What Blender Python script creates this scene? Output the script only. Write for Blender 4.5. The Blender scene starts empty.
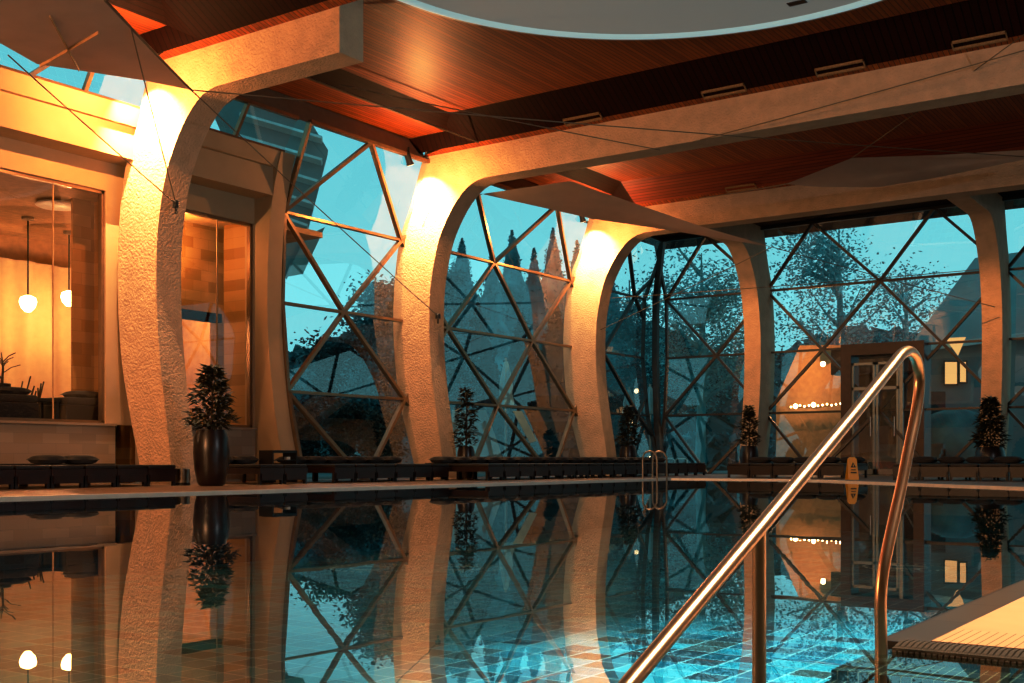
import bpy, bmesh, math, random
from mathutils import Vector, Matrix
R = random.Random(7)
C = bpy.context.scene.collection
S = 1.45                      # the layout below is in survey units; everything is scaled to metres at the end
F, HZ, YAW, CH = 1150.0, 460.0, math.radians(34.8), .35

# ---------- survey helpers (photo directions -> points in the place)
def _d(px):
    u = (px-512)/F
    return (-math.sin(YAW)+math.cos(YAW)*u, math.cos(YAW)+math.sin(YAW)*u)
def onY(px, py, Y):
    dx, dy = _d(px); D = Y/dy; return Vector((dx*D, Y, CH+(HZ-py)/F*D))
def onX(px, py, X):
    dx, dy = _d(px); D = X/dx; return Vector((X, dy*D, CH+(HZ-py)/F*D))
def onD(px, py, D):
    dx, dy = _d(px); return Vector((dx*D, dy*D, CH+(HZ-py)/F*D))
def onZ(px, py, z):
    return onD(px, py, (z-CH)*F/(HZ-py))

# ---------- materials
def _m(name):
    m = bpy.data.materials.new(name); m.use_nodes = True
    n = m.node_tree.nodes; n.clear()
    o = n.new('ShaderNodeOutputMaterial'); return m, n, m.node_tree.links, o
def N(n, t, **k):
    x = n.new(t)
    for a, b in k.items():
        if a in x.inputs: x.inputs[a].default_value = b
        else: setattr(x, a, b)
    return x
def pbsdf(n, l, o, col=(.5,.5,.5), rough=.6, metal=0, spec=.5):
    p = n.new('ShaderNodeBsdfPrincipled')
    p.inputs['Base Color'].default_value = (*col, 1); p.inputs['Roughness'].default_value = rough
    p.inputs['Metallic'].default_value = metal; p.inputs['Specular IOR Level'].default_value = spec
    l.new(p.outputs[0], o.inputs[0]); return p
def ramp(n, stops):
    r = n.new('ShaderNodeValToRGB'); e = r.color_ramp.elements
    e[0].position, e[0].color = stops[0][0], (*stops[0][1], 1)
    e[1].position, e[1].color = stops[-1][0], (*stops[-1][1], 1)
    for p, c in stops[1:-1]:
        x = e.new(p); x.color = (*c, 1)
    return r
def mat_plain(name, col, rough=.6, metal=0, spec=.5, var=.15, scale=6, bump=0, bscale=60, dist=.01):
    m, n, l, o = _m(name); p = pbsdf(n, l, o, col, rough, metal, spec)
    tc = n.new('ShaderNodeTexCoord')
    if var:
        t = N(n, 'ShaderNodeTexNoise', Scale=scale, Detail=4.0); l.new(tc.outputs['Object'], t.inputs['Vector'])
        r = ramp(n, [(.3, tuple(c*(1-var) for c in col)), (.7, tuple(min(1, c*(1+var)) for c in col))])
        l.new(t.outputs['Fac'], r.inputs[0]); l.new(r.outputs[0], p.inputs['Base Color'])
    if bump:
        t2 = N(n, 'ShaderNodeTexNoise', Scale=bscale, Detail=3.0); l.new(tc.outputs['Object'], t2.inputs['Vector'])
        b = N(n, 'ShaderNodeBump', Strength=bump, Distance=dist)
        l.new(t2.outputs['Fac'], b.inputs['Height']); l.new(b.outputs[0], p.inputs['Normal'])
    return m
def mat_emit(name, col, st):
    m, n, l, o = _m(name)
    e = N(n, 'ShaderNodeEmission', Color=(*col, 1), Strength=st); l.new(e.outputs[0], o.inputs[0]); return m
def mat_wood(name, dark, light, plank=.11, rough=.35, ax=0):
    m, n, l, o = _m(name); p = pbsdf(n, l, o, light, rough, 0, .08 if 'dark' in name else .4)
    tc = n.new('ShaderNodeTexCoord'); sx = n.new('ShaderNodeSeparateXYZ'); l.new(tc.outputs['Object'], sx.inputs[0])
    mul = N(n, 'ShaderNodeMath', operation='MULTIPLY'); mul.inputs[1].default_value = 1/plank; l.new(sx.outputs[ax], mul.inputs[0])
    fr = N(n, 'ShaderNodeMath', operation='FRACT'); l.new(mul.outputs[0], fr.inputs[0])
    fl = N(n, 'ShaderNodeMath', operation='FLOOR'); l.new(mul.outputs[0], fl.inputs[0])
    gap = N(n, 'ShaderNodeMath', operation='GREATER_THAN'); gap.inputs[1].default_value = .16; l.new(fr.outputs[0], gap.inputs[0])
    wn = N(n, 'ShaderNodeTexWhiteNoise', noise_dimensions='1D'); l.new(fl.outputs[0], wn.inputs['W'])
    mp = n.new('ShaderNodeMapping'); mp.inputs['Scale'].default_value = (30, 1.2, 30) if ax == 0 else (1.2, 30, 30); l.new(tc.outputs['Object'], mp.inputs[0])
    t = N(n, 'ShaderNodeTexNoise', Scale=1.0, Detail=4.0); l.new(mp.outputs[0], t.inputs['Vector'])
    ad = N(n, 'ShaderNodeMath', operation='ADD'); l.new(t.outputs['Fac'], ad.inputs[0])
    m2 = N(n, 'ShaderNodeMath', operation='MULTIPLY'); m2.inputs[1].default_value = .35; l.new(wn.outputs[0], m2.inputs[0]); l.new(m2.outputs[0], ad.inputs[1])
    r = ramp(n, [(.35, dark), (.95, light)]); l.new(ad.outputs[0], r.inputs[0])
    mx = N(n, 'ShaderNodeMix', data_type='RGBA'); l.new(gap.outputs[0], mx.inputs[0])
    mx.inputs[6].default_value = (dark[0]*.25, dark[1]*.25, dark[2]*.25, 1); l.new(r.outputs[0], mx.inputs[7])
    l.new(mx.outputs[2], p.inputs['Base Color'])
    b = N(n, 'ShaderNodeBump', Strength=.5, Distance=.01); l.new(gap.outputs[0], b.inputs['Height']); l.new(b.outputs[0], p.inputs['Normal'])
    return m
def mat_tiles(name, axes, sx, sy, cols, grout, gw=.04, rough=.3, spec=.5, brick=False):
    """procedural square tiles with random colour per tile; axes = pair of object axes"""
    m, n, l, o = _m(name); p = pbsdf(n, l, o, cols[0], rough, 0, spec)
    tc = n.new('ShaderNodeTexCoord'); se = n.new('ShaderNodeSeparateXYZ'); l.new(tc.outputs['Object'], se.inputs[0])
    def mth(op, a, b=None):
        x = N(n, 'ShaderNodeMath', operation=op)
        for i, v in enumerate((a, b)):
            if v is None: continue
            if isinstance(v, (int, float)): x.inputs[i].default_value = v
            else: l.new(v, x.inputs[i])
        return x.outputs[0]
    u = mth('MULTIPLY', se.outputs[axes[0]], 1/sx); v = mth('MULTIPLY', se.outputs[axes[1]], 1/sy)
    if brick: u = mth('ADD', u, mth('MULTIPLY', mth('FLOOR', v), .5))
    fu, fv = mth('FRACT', u), mth('FRACT', v)
    g = mth('MULTIPLY', mth('GREATER_THAN', fu, gw), mth('GREATER_THAN', fv, gw*sx/sy))
    cb = n.new('ShaderNodeCombineXYZ'); l.new(mth('FLOOR', u), cb.inputs[0]); l.new(mth('FLOOR', v), cb.inputs[1])
    wn = N(n, 'ShaderNodeTexWhiteNoise', noise_dimensions='3D'); l.new(cb.outputs[0], wn.inputs['Vector'])
    k = len(cols); r = ramp(n, [(i/k, c) for i, c in enumerate(cols)]); r.color_ramp.interpolation = 'CONSTANT'
    l.new(wn.outputs['Value'], r.inputs[0])
    mx = N(n, 'ShaderNodeMix', data_type='RGBA'); l.new(g, mx.inputs[0]); mx.inputs[6].default_value = (*grout, 1)
    l.new(r.outputs[0], mx.inputs[7]); l.new(mx.outputs[2], p.inputs['Base Color'])
    return m
def schlick(n, l, f0, add=0.0, k=1.0, normal=None):
    ge = n.new('ShaderNodeNewGeometry'); d = N(n, 'ShaderNodeVectorMath', operation='DOT_PRODUCT')
    l.new(ge.outputs['Incoming'], d.inputs[0]); l.new(normal if normal else ge.outputs['Normal'], d.inputs[1])
    def mth(op, a, b=None, c=None):
        x = N(n, 'ShaderNodeMath', operation=op)
        for i, v in enumerate((a, b, c)):
            if v is None: continue
            if isinstance(v, (int, float)): x.inputs[i].default_value = v
            else: l.new(v, x.inputs[i])
        return x
    a = mth('ABSOLUTE', d.outputs['Value']); o = mth('SUBTRACT', 1.0, a.outputs[0]); p = mth('POWER', o.outputs[0], 5.0)
    r = mth('MULTIPLY_ADD', p.outputs[0], (1-f0)*k, f0+add); r.use_clamp = True; return r.outputs[0]
def mat_glass(name, tint, base=.06, k=1.0, rough=0.0):
    m, n, l, o = _m(name)
    tr = N(n, 'ShaderNodeBsdfTransparent', Color=(*tint, 1)); gl = N(n, 'ShaderNodeBsdfGlossy', Color=(1,1,1,1), Roughness=rough)
    mx = n.new('ShaderNodeMixShader'); l.new(schlick(n, l, .05, base, k), mx.inputs[0])
    l.new(tr.outputs[0], mx.inputs[1]); l.new(gl.outputs[0], mx.inputs[2]); l.new(mx.outputs[0], o.inputs[0]); return m
def mat_water():
    m, n, l, o = _m('pool_water')
    tr = N(n, 'ShaderNodeBsdfTransparent', Color=(.52,.80,.84,1)); gl = N(n, 'ShaderNodeBsdfGlossy', Color=(1,1,1,1), Roughness=0.0)
    tc = n.new('ShaderNodeTexCoord')
    t = N(n, 'ShaderNodeTexNoise', Scale=2.2, Detail=2.0, Roughness=.5); l.new(tc.outputs['Object'], t.inputs['Vector'])
    b = N(n, 'ShaderNodeBump', Strength=.05, Distance=.006); l.new(t.outputs['Fac'], b.inputs['Height'])
    l.new(b.outputs[0], gl.inputs['Normal'])
    mx = n.new('ShaderNodeMixShader'); l.new(schlick(n, l, .02, .02, 1.0, b.outputs[0]), mx.inputs[0])
    l.new(tr.outputs[0], mx.inputs[1]); l.new(gl.outputs[0], mx.inputs[2]); l.new(mx.outputs[0], o.inputs[0]); return m

M = dict(
 plaster=mat_plain('roughcast_plaster', (.56,.40,.26), .85, var=.12, scale=3, bump=1.0, bscale=20, dist=.03),
 plaster2=mat_plain('smooth_plaster', (.50,.35,.20), .8, var=.06, scale=1.5, bump=.15, bscale=30),
 cove=mat_plain('brown_cove_plaster', (.20,.13,.075), .8, var=.08),
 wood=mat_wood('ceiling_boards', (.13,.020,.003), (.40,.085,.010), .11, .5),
 wood_dark_shade=mat_wood('dark_and_shaded_boards', (.012,.003,.002), (.02,.0035,.002), .16, .7),  # near-black: shade of the ceiling bands put into the board colour
 wood_red_lit=mat_wood('red_lit_ceiling_boards', (.16,.022,.008), (.28,.05,.014), .11, .5, 1),  # lit copy of the band boards, the light put into the red
 bronze=mat_plain('bronze_mullion_metal', (.30,.19,.11), .32, .75, var=.1),
 bronze_dk=mat_plain('dark_mullion_metal', (.055,.045,.04), .4, .5, var=.1),
 glass=mat_glass('facade_glass', (.95,.98,.99), .15, .7),
 glass_in=mat_glass('window_glass', (.95,.92,.88), .02, .8),
 glass_door=mat_glass('door_glass', (.6,.75,.78), .06),
 water=mat_water(),
 steel=mat_plain('brushed_stainless_steel', (.68,.53,.40), .33, 1.0, var=.05, scale=20),
 steel_dk=mat_plain('dull_steel', (.38,.33,.28), .35, 1.0, var=.1),
 poolfloor=mat_tiles('pool_floor_tiles', (0,1), .305, .305, [(.02,.21,.26),(.06,.33,.37),(.01,.10,.13),(.08,.38,.42),(.012,.14,.18),(.11,.09,.075),(.03,.27,.31),(.055,.06,.07)], (.55,.64,.60), .055),
 poolwall=mat_tiles('pool_wall_tiles', (1,2), .3, .3, [(.01,.06,.08),(.015,.09,.11),(.01,.04,.05)], (.05,.12,.13)),
 stepdark=mat_tiles('step_tiles', (0,1), .027, .13, [(.09,.085,.075),(.06,.065,.065),(.12,.10,.08)], (.95,.8,.6), .13),
 nose=mat_plain('ribbed_nosing', (.13,.11,.09), .45, var=.2),
 coping=mat_tiles('coping_stone', (0,1), .5, .5, [(.15,.115,.085),(.13,.10,.075)], (.08,.06,.05), .02),
 decktan=mat_tiles('grooved_deck_tiles', (0,1), .024, .4, [(.80,.55,.36),(.84,.58,.38)], (.42,.24,.13), .16, .5),
 decksmooth=mat_plain('sand_deck_tiles', (.80,.54,.35), .55, var=.05),
 deckfar=mat_tiles('deck_floor_tiles', (0,1), .43, .43, [(.22,.13,.08),(.26,.16,.10)], (.12,.08,.05), .03, .4),
 white=mat_plain('white_edge_stone', (.9,.82,.72), .4, var=.05),
 block=mat_tiles('stone_blocks', (1,2), .62, .21, [(.38,.27,.18),(.34,.245,.165),(.41,.30,.20),(.37,.255,.16)], (.28,.20,.14), .012, .6, brick=True),
 block_och=mat_tiles('ochre_stone_blocks', (1,2), .48, .26, [(.42,.20,.045),(.48,.25,.07),(.36,.17,.04),(.50,.28,.09)], (.30,.14,.035), .012, .6, brick=True),
 curtain=mat_plain('cream_curtain', (.80,.58,.34), .85, var=.05),
 dark=mat_plain('dark_wicker', (.010,.006,.005), .5, var=.3, scale=40, bump=.4, bscale=90),
 darkred=mat_plain('dark_mahogany', (.018,.006,.005), .4, var=.3, scale=6),
 cushion=mat_plain('charcoal_cushion', (.028,.022,.02), .85, var=.2),
 pot=mat_plain('dark_glazed_pot', (.014,.007,.006), .3, var=.3),
 leaf=mat_plain('plant_leaf', (.022,.022,.009), .5, var=.5, scale=9),
 stem=mat_plain('plant_stem', (.07,.045,.025), .8),
 sail=mat_plain('grey_sail_cloth', (.75,.62,.5), .9, var=.1, scale=2),
 cable=mat_plain('steel_cable', (.20,.15,.10), .4, .6, var=0),
 blackm=mat_plain('black_metal', (.015,.013,.012), .4, .3, var=.1),
 vent=mat_plain('bronze_vent', (.30,.17,.08), .5, .2, var=.3, scale=30),
 yellow=mat_plain('yellow_plastic', (.95,.48,.04), .4, var=.05),
 black=mat_plain('black_print', (.01,.01,.01), .5, var=0),
 globe=mat_emit('lamp_glass', (1,.72,.38), 9),
 hot=mat_emit('lamp_face', (1,.72,.36), 3),
 domew=mat_plain('dome_white', (.42,.45,.44), .7, var=.04, scale=1),
 domerim=mat_plain('dome_rim', (.30,.20,.14), .5, var=.1),
 doorframe=mat_plain('brown_door_portal', (.045,.013,.008), .4, var=.2),
 alu=mat_plain('grey_door_frame', (.22,.25,.25), .35, .5, var=.1),
 teal_dk=mat_plain('dusk_dark_foliage', (.008,.045,.05), .9, var=.4, scale=1.5),  # outdoor foliage, ground and walls: teal dusk light put into the colour
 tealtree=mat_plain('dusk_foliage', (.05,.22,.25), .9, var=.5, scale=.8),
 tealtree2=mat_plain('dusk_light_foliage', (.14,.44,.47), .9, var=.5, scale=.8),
 hill=mat_plain('dusk_hill_green', (.02,.11,.125), .95, var=.6, scale=.5, bump=1, bscale=1.5, dist=.4),
 lawn=mat_plain('dusk_lawn', (.03,.12,.13), .95, var=.3, scale=.5),
 terrace=mat_plain('terrace_paving', (.05,.12,.13), .7, var=.2, scale=1),
 facadeout=mat_plain('dusk_teal_render', (.13,.24,.25), .8, var=.15, scale=.7),
 roofout=mat_plain('dusk_teal_roof', (.10,.30,.32), .6, var=.15, scale=.7),
 canvas=mat_plain('dusk_teal_canvas', (.35,.62,.65), .8, var=.08),
 litwin=mat_emit('lit_window', (1,.58,.24), .95),
 warmwall=mat_plain('warm_wall', (.55,.33,.15), .8, var=.12),
)
def _sail():
    m = M['sail']; n = m.node_tree.nodes; l = m.node_tree.links; o = [x for x in n if x.type == 'OUTPUT_MATERIAL'][0]; p = [x for x in n if x.type == 'BSDF_PRINCIPLED'][0]
    t = N(n, 'ShaderNodeBsdfTranslucent', Color=(.75,.6,.46,1)); mx = n.new('ShaderNodeMixShader'); mx.inputs[0].default_value = .5
    l.new(p.outputs[0], mx.inputs[1]); l.new(t.outputs[0], mx.inputs[2]); l.new(mx.outputs[0], o.inputs[0])
_sail()
def mat_glowing_dome():
    m, n, l, o = _m('dome_glow_skin'); p = pbsdf(n, l, o, (.40,.43,.42), .8)
    p.inputs['Emission Color'].default_value = (.62,.72,.70,1); p.inputs['Emission Strength'].default_value = .14; return m  # faint emission stands in for daylight coming through the dome
M['dome'] = mat_glowing_dome()

# ---------- mesh builder
class MB:
    def __init__(s): s.b = bmesh.new()
    def face(s, pts):
        try: return s.b.faces.new([s.b.verts.new(p) for p in pts])
        except ValueError: return None
    def poly(s, verts, faces):
        v = [s.b.verts.new(p) for p in verts]
        for f in faces:
            try: s.b.faces.new([v[i] for i in f])
            except ValueError: pass
        return s
    def box(s, x0, x1, y0, y1, z0, z1, bev=0):
        r = bmesh.ops.create_cube(s.b, size=1)
        for v in r['verts']:
            v.co = Vector(((x0+x1)/2+v.co.x*(x1-x0), (y0+y1)/2+v.co.y*(y1-y0), (z0+z1)/2+v.co.z*(z1-z0)))
        if bev:
            es = list({e for v in r['verts'] for e in v.link_edges})
            bmesh.ops.bevel(s.b, geom=es, offset=bev, segments=2, affect='EDGES', profile=.6)
        return s
    def bar(s, a, b, w, d=None, nrm=Vector((1,0,0))):
        """rectangular bar from a to b; w across, d along nrm"""
        a, b = Vector(a), Vector(b); d = d or w; t = (b-a).normalized()
        n_ = (nrm - t*nrm.dot(t)).normalized(); q = t.cross(n_)
        vs = [p+q*(w/2*i)+n_*(d/2*j) for p in (a, b) for i, j in ((-1,-1),(1,-1),(1,1),(-1,1))]
        return s.poly(vs, [(3,2,1,0),(4,5,6,7),(0,1,5,4),(1,2,6,5),(2,3,7,6),(3,0,4,7)])
    def tube(s, pts, r, seg=8, cap=True, radii=None):
        pts = [Vector(p) for p in pts]; rings = []; up = None
        for i, p in enumerate(pts):
            t = (pts[min(i+1, len(pts)-1)] - pts[max(i-1, 0)]).normalized()
            if up is None:
                up = Vector((0,0,1)) if abs(t.z) < .9 else Vector((1,0,0))
            up = (up - t*up.dot(t)).normalized(); q = t.cross(up)
            rr = radii[i] if radii else r
            rings.append([s.b.verts.new(p+(up*math.cos(k*2*math.pi/seg)+q*math.sin(k*2*math.pi/seg))*rr) for k in range(seg)])
        for A, B in zip(rings, rings[1:]):
            for k in range(seg): s.b.faces.new([A[k], A[(k+1)%seg], B[(k+1)%seg], B[k]])
        if cap: s.b.faces.new(rings[0][::-1]); s.b.faces.new(rings[-1])
        return s
    def lathe(s, prof, c=(0,0,0), seg=24, cap=True, sx=1, sy=1):
        c = Vector(c); rings = []
        for r, z in prof:
            rings.append([s.b.verts.new(c+Vector((r*sx*math.cos(k*2*math.pi/seg), r*sy*math.sin(k*2*math.pi/seg), z))) for k in range(seg)])
        for A, B in zip(rings, rings[1:]):
            for k in range(seg): s.b.faces.new([A[k], A[(k+1)%seg], B[(k+1)%seg], B[k]])
        if cap: s.b.faces.new(rings[0][::-1]); s.b.faces.new(rings[-1])
        return s
    def prism(s, prof, mk, t0, t1):
        """extrude a 2D outline; mk(u, v, t) -> point"""
        n_ = len(prof); vs = [mk(u, v, t0) for u, v in prof]+[mk(u, v, t1) for u, v in prof]
        return s.poly(vs, [tuple(range(n_))[::-1], tuple(range(n_, 2*n_))]+[(i, (i+1)%n_, n_+(i+1)%n_, n_+i) for i in range(n_)])
    def build(s, name, mat, parent=None, smooth=False, loc=None, recalc=True):
        if recalc: bmesh.ops.recalc_face_normals(s.b, faces=s.b.faces)
        me = bpy.data.meshes.new(name); s.b.to_mesh(me); s.b.free()
        me.materials.append(mat)
        if smooth:
            for p in me.polygons: p.use_smooth = True
            me.set_sharp_from_angle(angle=math.radians(40))
        o = bpy.data.objects.new(name, me); C.objects.link(o)
        if parent:
            o.parent = parent
            if parent.type == 'EMPTY' and loc is None:      # meshes are authored in place
                me.transform(Matrix.Translation(-parent.location))
        return o
def tag(o, label=None, cat=None, group=None, kind=None):
    if label: o['label'] = label
    if cat: o['category'] = cat
    if group: o['group'] = group
    if kind: o['kind'] = kind
    return o
def empty(name, loc, label=None, cat=None, group=None, kind=None, rz=0):
    o = bpy.data.objects.new(name, None); C.objects.link(o); o.location = loc; o.rotation_euler.z = rz
    o.empty_display_size = .1; return tag(o, label, cat, group, kind)
def struct(o): o['kind'] = 'structure'; return o
def kids(o): return [c for c in bpy.data.objects if c.parent == o]
def copy_tree(o, parent=None):
    c = o.copy(); C.objects.link(c); c.parent = parent
    for ch in kids(o):
        if ch is not c: copy_tree(ch, c)
    return c

# ================= THE SETTING =================
FY = [-1.6, 4.5, 10.6, 16.8, 22.9]; TH = .44
WATER = -.012
poolpoly = [(-9.85,-6),(-9.85,19.4),(-7.5,19.6),(-2.9,15.4),(8,5.5),(8,-6)]
# deck around the pool (far side) as flat pieces
b = MB()
b.face([(x,y,0) for x,y in [(-14.5,-6),(-9.95,-6),(-9.95,19.5),(-14.5,19.5)]])
b.face([(x,y,0) for x,y in [(-14.5,19.5),(-9.95,19.5),(-7.46,19.7),(-2.85,15.5),(8,5.6),(8,27.3),(-14.5,27.3)]])
struct(b.build('floor', M['deckfar']))
e = MB()
def edge_strip(a, c, w=.10, h=.012, z0=-.05):
    a, c = Vector((*a, 0)), Vector((*c, 0)); t = (c-a).normalized(); n_ = Vector((-t.y, t.x, 0))
    e.poly([a, c, c+n_*w, a+n_*w, *[p+Vector((0,0,z0)) for p in (a, c, c+n_*w, a+n_*w)]] and
           [Vector((p.x,p.y,h)) for p in (a, c, c+n_*w, a+n_*w)]+[Vector((p.x,p.y,z0)) for p in (a, c, c+n_*w, a+n_*w)],
           [(0,1,2,3),(7,6,5,4),(0,4,5,1),(1,5,6,2),(2,6,7,3),(3,7,4,0)])
pp = poolpoly[:5]
for A, B_ in zip(pp, pp[1:]): edge_strip(A, B_)
struct(e.build('trim_1', M['white']))
# pool basin
b = MB(); b.face([(-9.9,-6,-.80),(8,-6,-.80),(8,20,-.80),(-9.9,20,-.80)]); struct(b.build('floor', M['poolfloor'])).name = 'floor_pool_basin'
b = MB()
for (xa, ya), (xb, yb) in zip(poolpoly, poolpoly[1:]+poolpoly[:1]):
    b.face([(xa,ya,-.03),(xb,yb,-.03),(xb,yb,-.8),(xa,ya,-.8)])
struct(b.build('wall_pool_basin', M['poolwall']))
b = MB(); b.face([(x,y,WATER) for x,y in poolpoly])
tag(b.build('pool_water', M['water']), 'still dark teal pool water mirroring the arches and the glazing', 'water', kind='stuff')

# near deck platform and steps
P0, P1 = -.70, 2.27
b = MB(); b.box(P0, 6, P1, 9, -.8, -.004)
isl = empty('pool_platform', (P0, P1, 0), 'sand coloured tiled deck corner reaching into the pool at the lower right', 'platform')
b.build('plinth', M['coping'], isl)
b = MB(); b.box(-.60, 6, 2.46, 8.9, -.004, .003); b.build('smooth_tiles', M['decksmooth'], isl)
b = MB(); b.box(-.60, 6, 2.272, 2.46, -.004, .003); b.build('grooved_tiles', M['decktan'], isl)
# ribbed nosing: rounded ribs side by side along the front edge
b = MB(); x = P0+.052
while x < 1.4:
    w = .0105
    pr = [(2.272,.002),(2.235,.003),(2.205,-.001),(2.188,-.010),(2.182,-.022),(2.182,-.06),(2.272,-.06)]
    b.prism(pr, lambda u, v, t: Vector((t, u, v)), x, x+w*.66); x += w
b.box(P0+.05, 1.4, 2.192, 2.272, -.06, -.004)
b.build('ribbed_nosing', M['nose'], isl)
st = empty('pool_steps', (P0, 1.6, -.8), 'dark tiled steps going down into the pool before the platform', 'steps')
b = MB(); b.box(-.71, 6, 2.03, 2.26, -.8, -.028); b.build('step', M['stepdark'], st)
b = MB(); b.box(-.71, 6, 1.62, 2.03, -.8, -.045); b.build('step', M['stepdark'], st)
b = MB(); b.box(-.71, 6, 1.2, 1.62, -.8, -.22); b.build('step', M['stepdark'], st)
b = MB(); b.box(-.71, 6, .8, 1.2, -.8, -.42); b.build('step', M['stepdark'], st)

# ---------- portal frames: roughcast columns curving into beams
outer = [(-13.85,-.02),(-13.97,.39),(-14.18,1.1),(-14.34,1.75),(-14.42,2.4),(-14.45,3.1),(-14.4,3.9),(-14.27,4.6),(-14.0,5.2),(-13.74,5.95),(-13.45,6.6)]
inner = [(-13.20,-.02),(-13.28,.55),(-13.38,1.14),(-13.5,1.9),(-13.56,2.68),(-13.55,3.4),(-13.5,3.8),(-13.38,4.32),(-13.2,4.72),(-12.92,5.12),(-12.6,5.38),(-12.3,5.46)]
def smooth_line(p, k=3):
    out = []
    for i in range(len(p)-1):
        a, b_, c, d = p[max(i-1,0)], p[i], p[i+1], p[min(i+2, len(p)-1)]
        for j in range(k):
            t = j/k
            out.append(tuple(.5*((2*b_[q])+(-a[q]+c[q])*t+(2*a[q]-5*b_[q]+4*c[q]-d[q])*t*t+(-a[q]+3*b_[q]-3*c[q]+d[q])*t**3) for q in (0,1)))
    out.append(p[-1]); return out
so, si = smooth_line(outer), smooth_line(inner)
def frame_mesh(mk, end, t0, t1, smooth=True):
    """column + arch + beam out to coordinate `end`, as strips of quads"""
    b = MB(); K = 34
    def samp(l, f):
        i = min(int(f*(len(l)-1)), len(l)-2); g = f*(len(l)-1)-i
        return tuple(l[i][q]*(1-g)+l[i+1][q]*g for q in (0,1))
    L = [samp(so, i/K) for i in range(K+1)]; Rr = [samp(si, i/K) for i in range(K+1)]
    L += [(end, 6.6)]; Rr += [(end, 5.46)]
    vs = []
    for (lu, lv), (ru, rv) in zip(L, Rr): vs += [mk(lu,lv,t0), mk(ru,rv,t0), mk(ru,rv,t1), mk(lu,lv,t1)]
    fs = [(0,1,2,3)]
    for i in range(len(L)-1):
        a, c = 4*i, 4*i+4
        for j in range(4): fs.append((a+j, a+(j+1)%4, c+(j+1)%4, c+j))
    n_ = 4*(len(L)-1); fs.append((n_+3, n_+2, n_+1, n_)); b.poly(vs, fs); return b
mkL = lambda u, v, t: Vector((u, t, v))
YE = 26.95
mkE = lambda u, v, t: Vector((t, YE-(u+14.25), v))
labs = {0:('rough plaster arch column standing behind the photographer',7.6),
        1:('rough plaster arch column left of the pane with two pendant lamps',7.6),
        2:('nearest rough plaster arch column with a stub beam cut off below the round dome',-10.0),
        3:('middle rough plaster arch column carrying the long beam across the pool, with black spotlight',7.6),
        4:('farthest orange lit arch column of the left wall, before the glazed corner',7.6)}
for i, Y in enumerate(FY):
    if i < 1: continue
    o = frame_mesh(mkL, labs[i][1], Y, Y+TH).build('arched_column', M['plaster'], smooth=True)
    tag(o, labs[i][0], 'column', 'arched columns of the left wall')
# the far half of the stopped frame, beyond the dome
b = MB(); b.box(-1.1, 7.6, FY[2], FY[2]+TH, 5.46, 6.6)
tag(b.build('ceiling_beam', M['plaster']), 'plaster beam carrying on at the other side of the round dome', 'beam')
EX = [-11.35, -5.86, -.35]
for i, X in enumerate(EX):
    uend = -14.25+(YE-FY[4]-TH)
    o = frame_mesh(mkE, uend, X, X+.42).build('arched_column', M['plaster'], smooth=True)
    tag(o, ['narrow curved column of the end wall beside the glazed corner', 'narrow curved column of the end wall right of the doorway', 'narrow curved column farthest along the end wall'][i], 'column', 'curved columns of the end wall')

# ---------- ceiling
zc, zb = 6.46, 6.06
cl = MB(); cd = MB(); cr = MB(); cove = MB()
XR = 8
for i in range(len(FY)):
    y0 = FY[i]+TH; y1 = FY[i+1] if i+1 < len(FY) else 27.6
    if i+1 == len(FY):
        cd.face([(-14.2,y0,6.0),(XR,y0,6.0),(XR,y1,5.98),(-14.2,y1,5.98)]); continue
    bw = .8
    cl.face([(-12.45,y0,zc),(XR,y0,zc),(XR,y1-bw,zc),(-12.45,y1-bw,zc)])          # main boarded plane
    # sloping band before the next frame: shade painted near-black, the lit one red
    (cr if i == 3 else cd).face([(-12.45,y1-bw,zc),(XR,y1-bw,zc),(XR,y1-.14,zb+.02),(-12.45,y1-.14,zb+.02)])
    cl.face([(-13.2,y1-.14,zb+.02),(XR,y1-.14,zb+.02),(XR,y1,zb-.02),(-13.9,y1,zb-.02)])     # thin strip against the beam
    cd.face([(-12.45,y0,zc),(-12.45,y1-.8,zc),(-12.95,y1-.3,6.34),(-12.95,y0,6.34)])   # band above the wall strip, shade put into its dark colour
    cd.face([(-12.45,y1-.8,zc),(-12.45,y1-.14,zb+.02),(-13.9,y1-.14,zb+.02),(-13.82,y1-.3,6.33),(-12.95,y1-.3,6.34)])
    cl.face([(-12.95,y0,6.34),(-12.95,y1-.3,6.34),(-13.82,y1-.3,6.34),(-13.82,y0,6.34)])
    cove.face([(-13.82,y0,6.34),(-13.82,y1,6.34),(-13.62,y1,5.93),(-13.62,y0,5.93)])
struct(cl.build('ceiling', M['wood'])); struct(cd.build('ceiling', M['wood_dark_shade'])).name = 'ceiling_dark_shaded_bands'
struct(cr.build('ceiling', M['wood_red_lit'])).name = 'ceiling_lit_red_band'
struct(cove.build('ceiling', M['cove'])).name = 'ceiling_cove'
b = MB(); b.box(-14.6, XR+.2, -6, 27.8, 6.65, 6.8); struct(b.build('ceiling', M['cove'])).name = 'ceiling_roof_slab'

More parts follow.
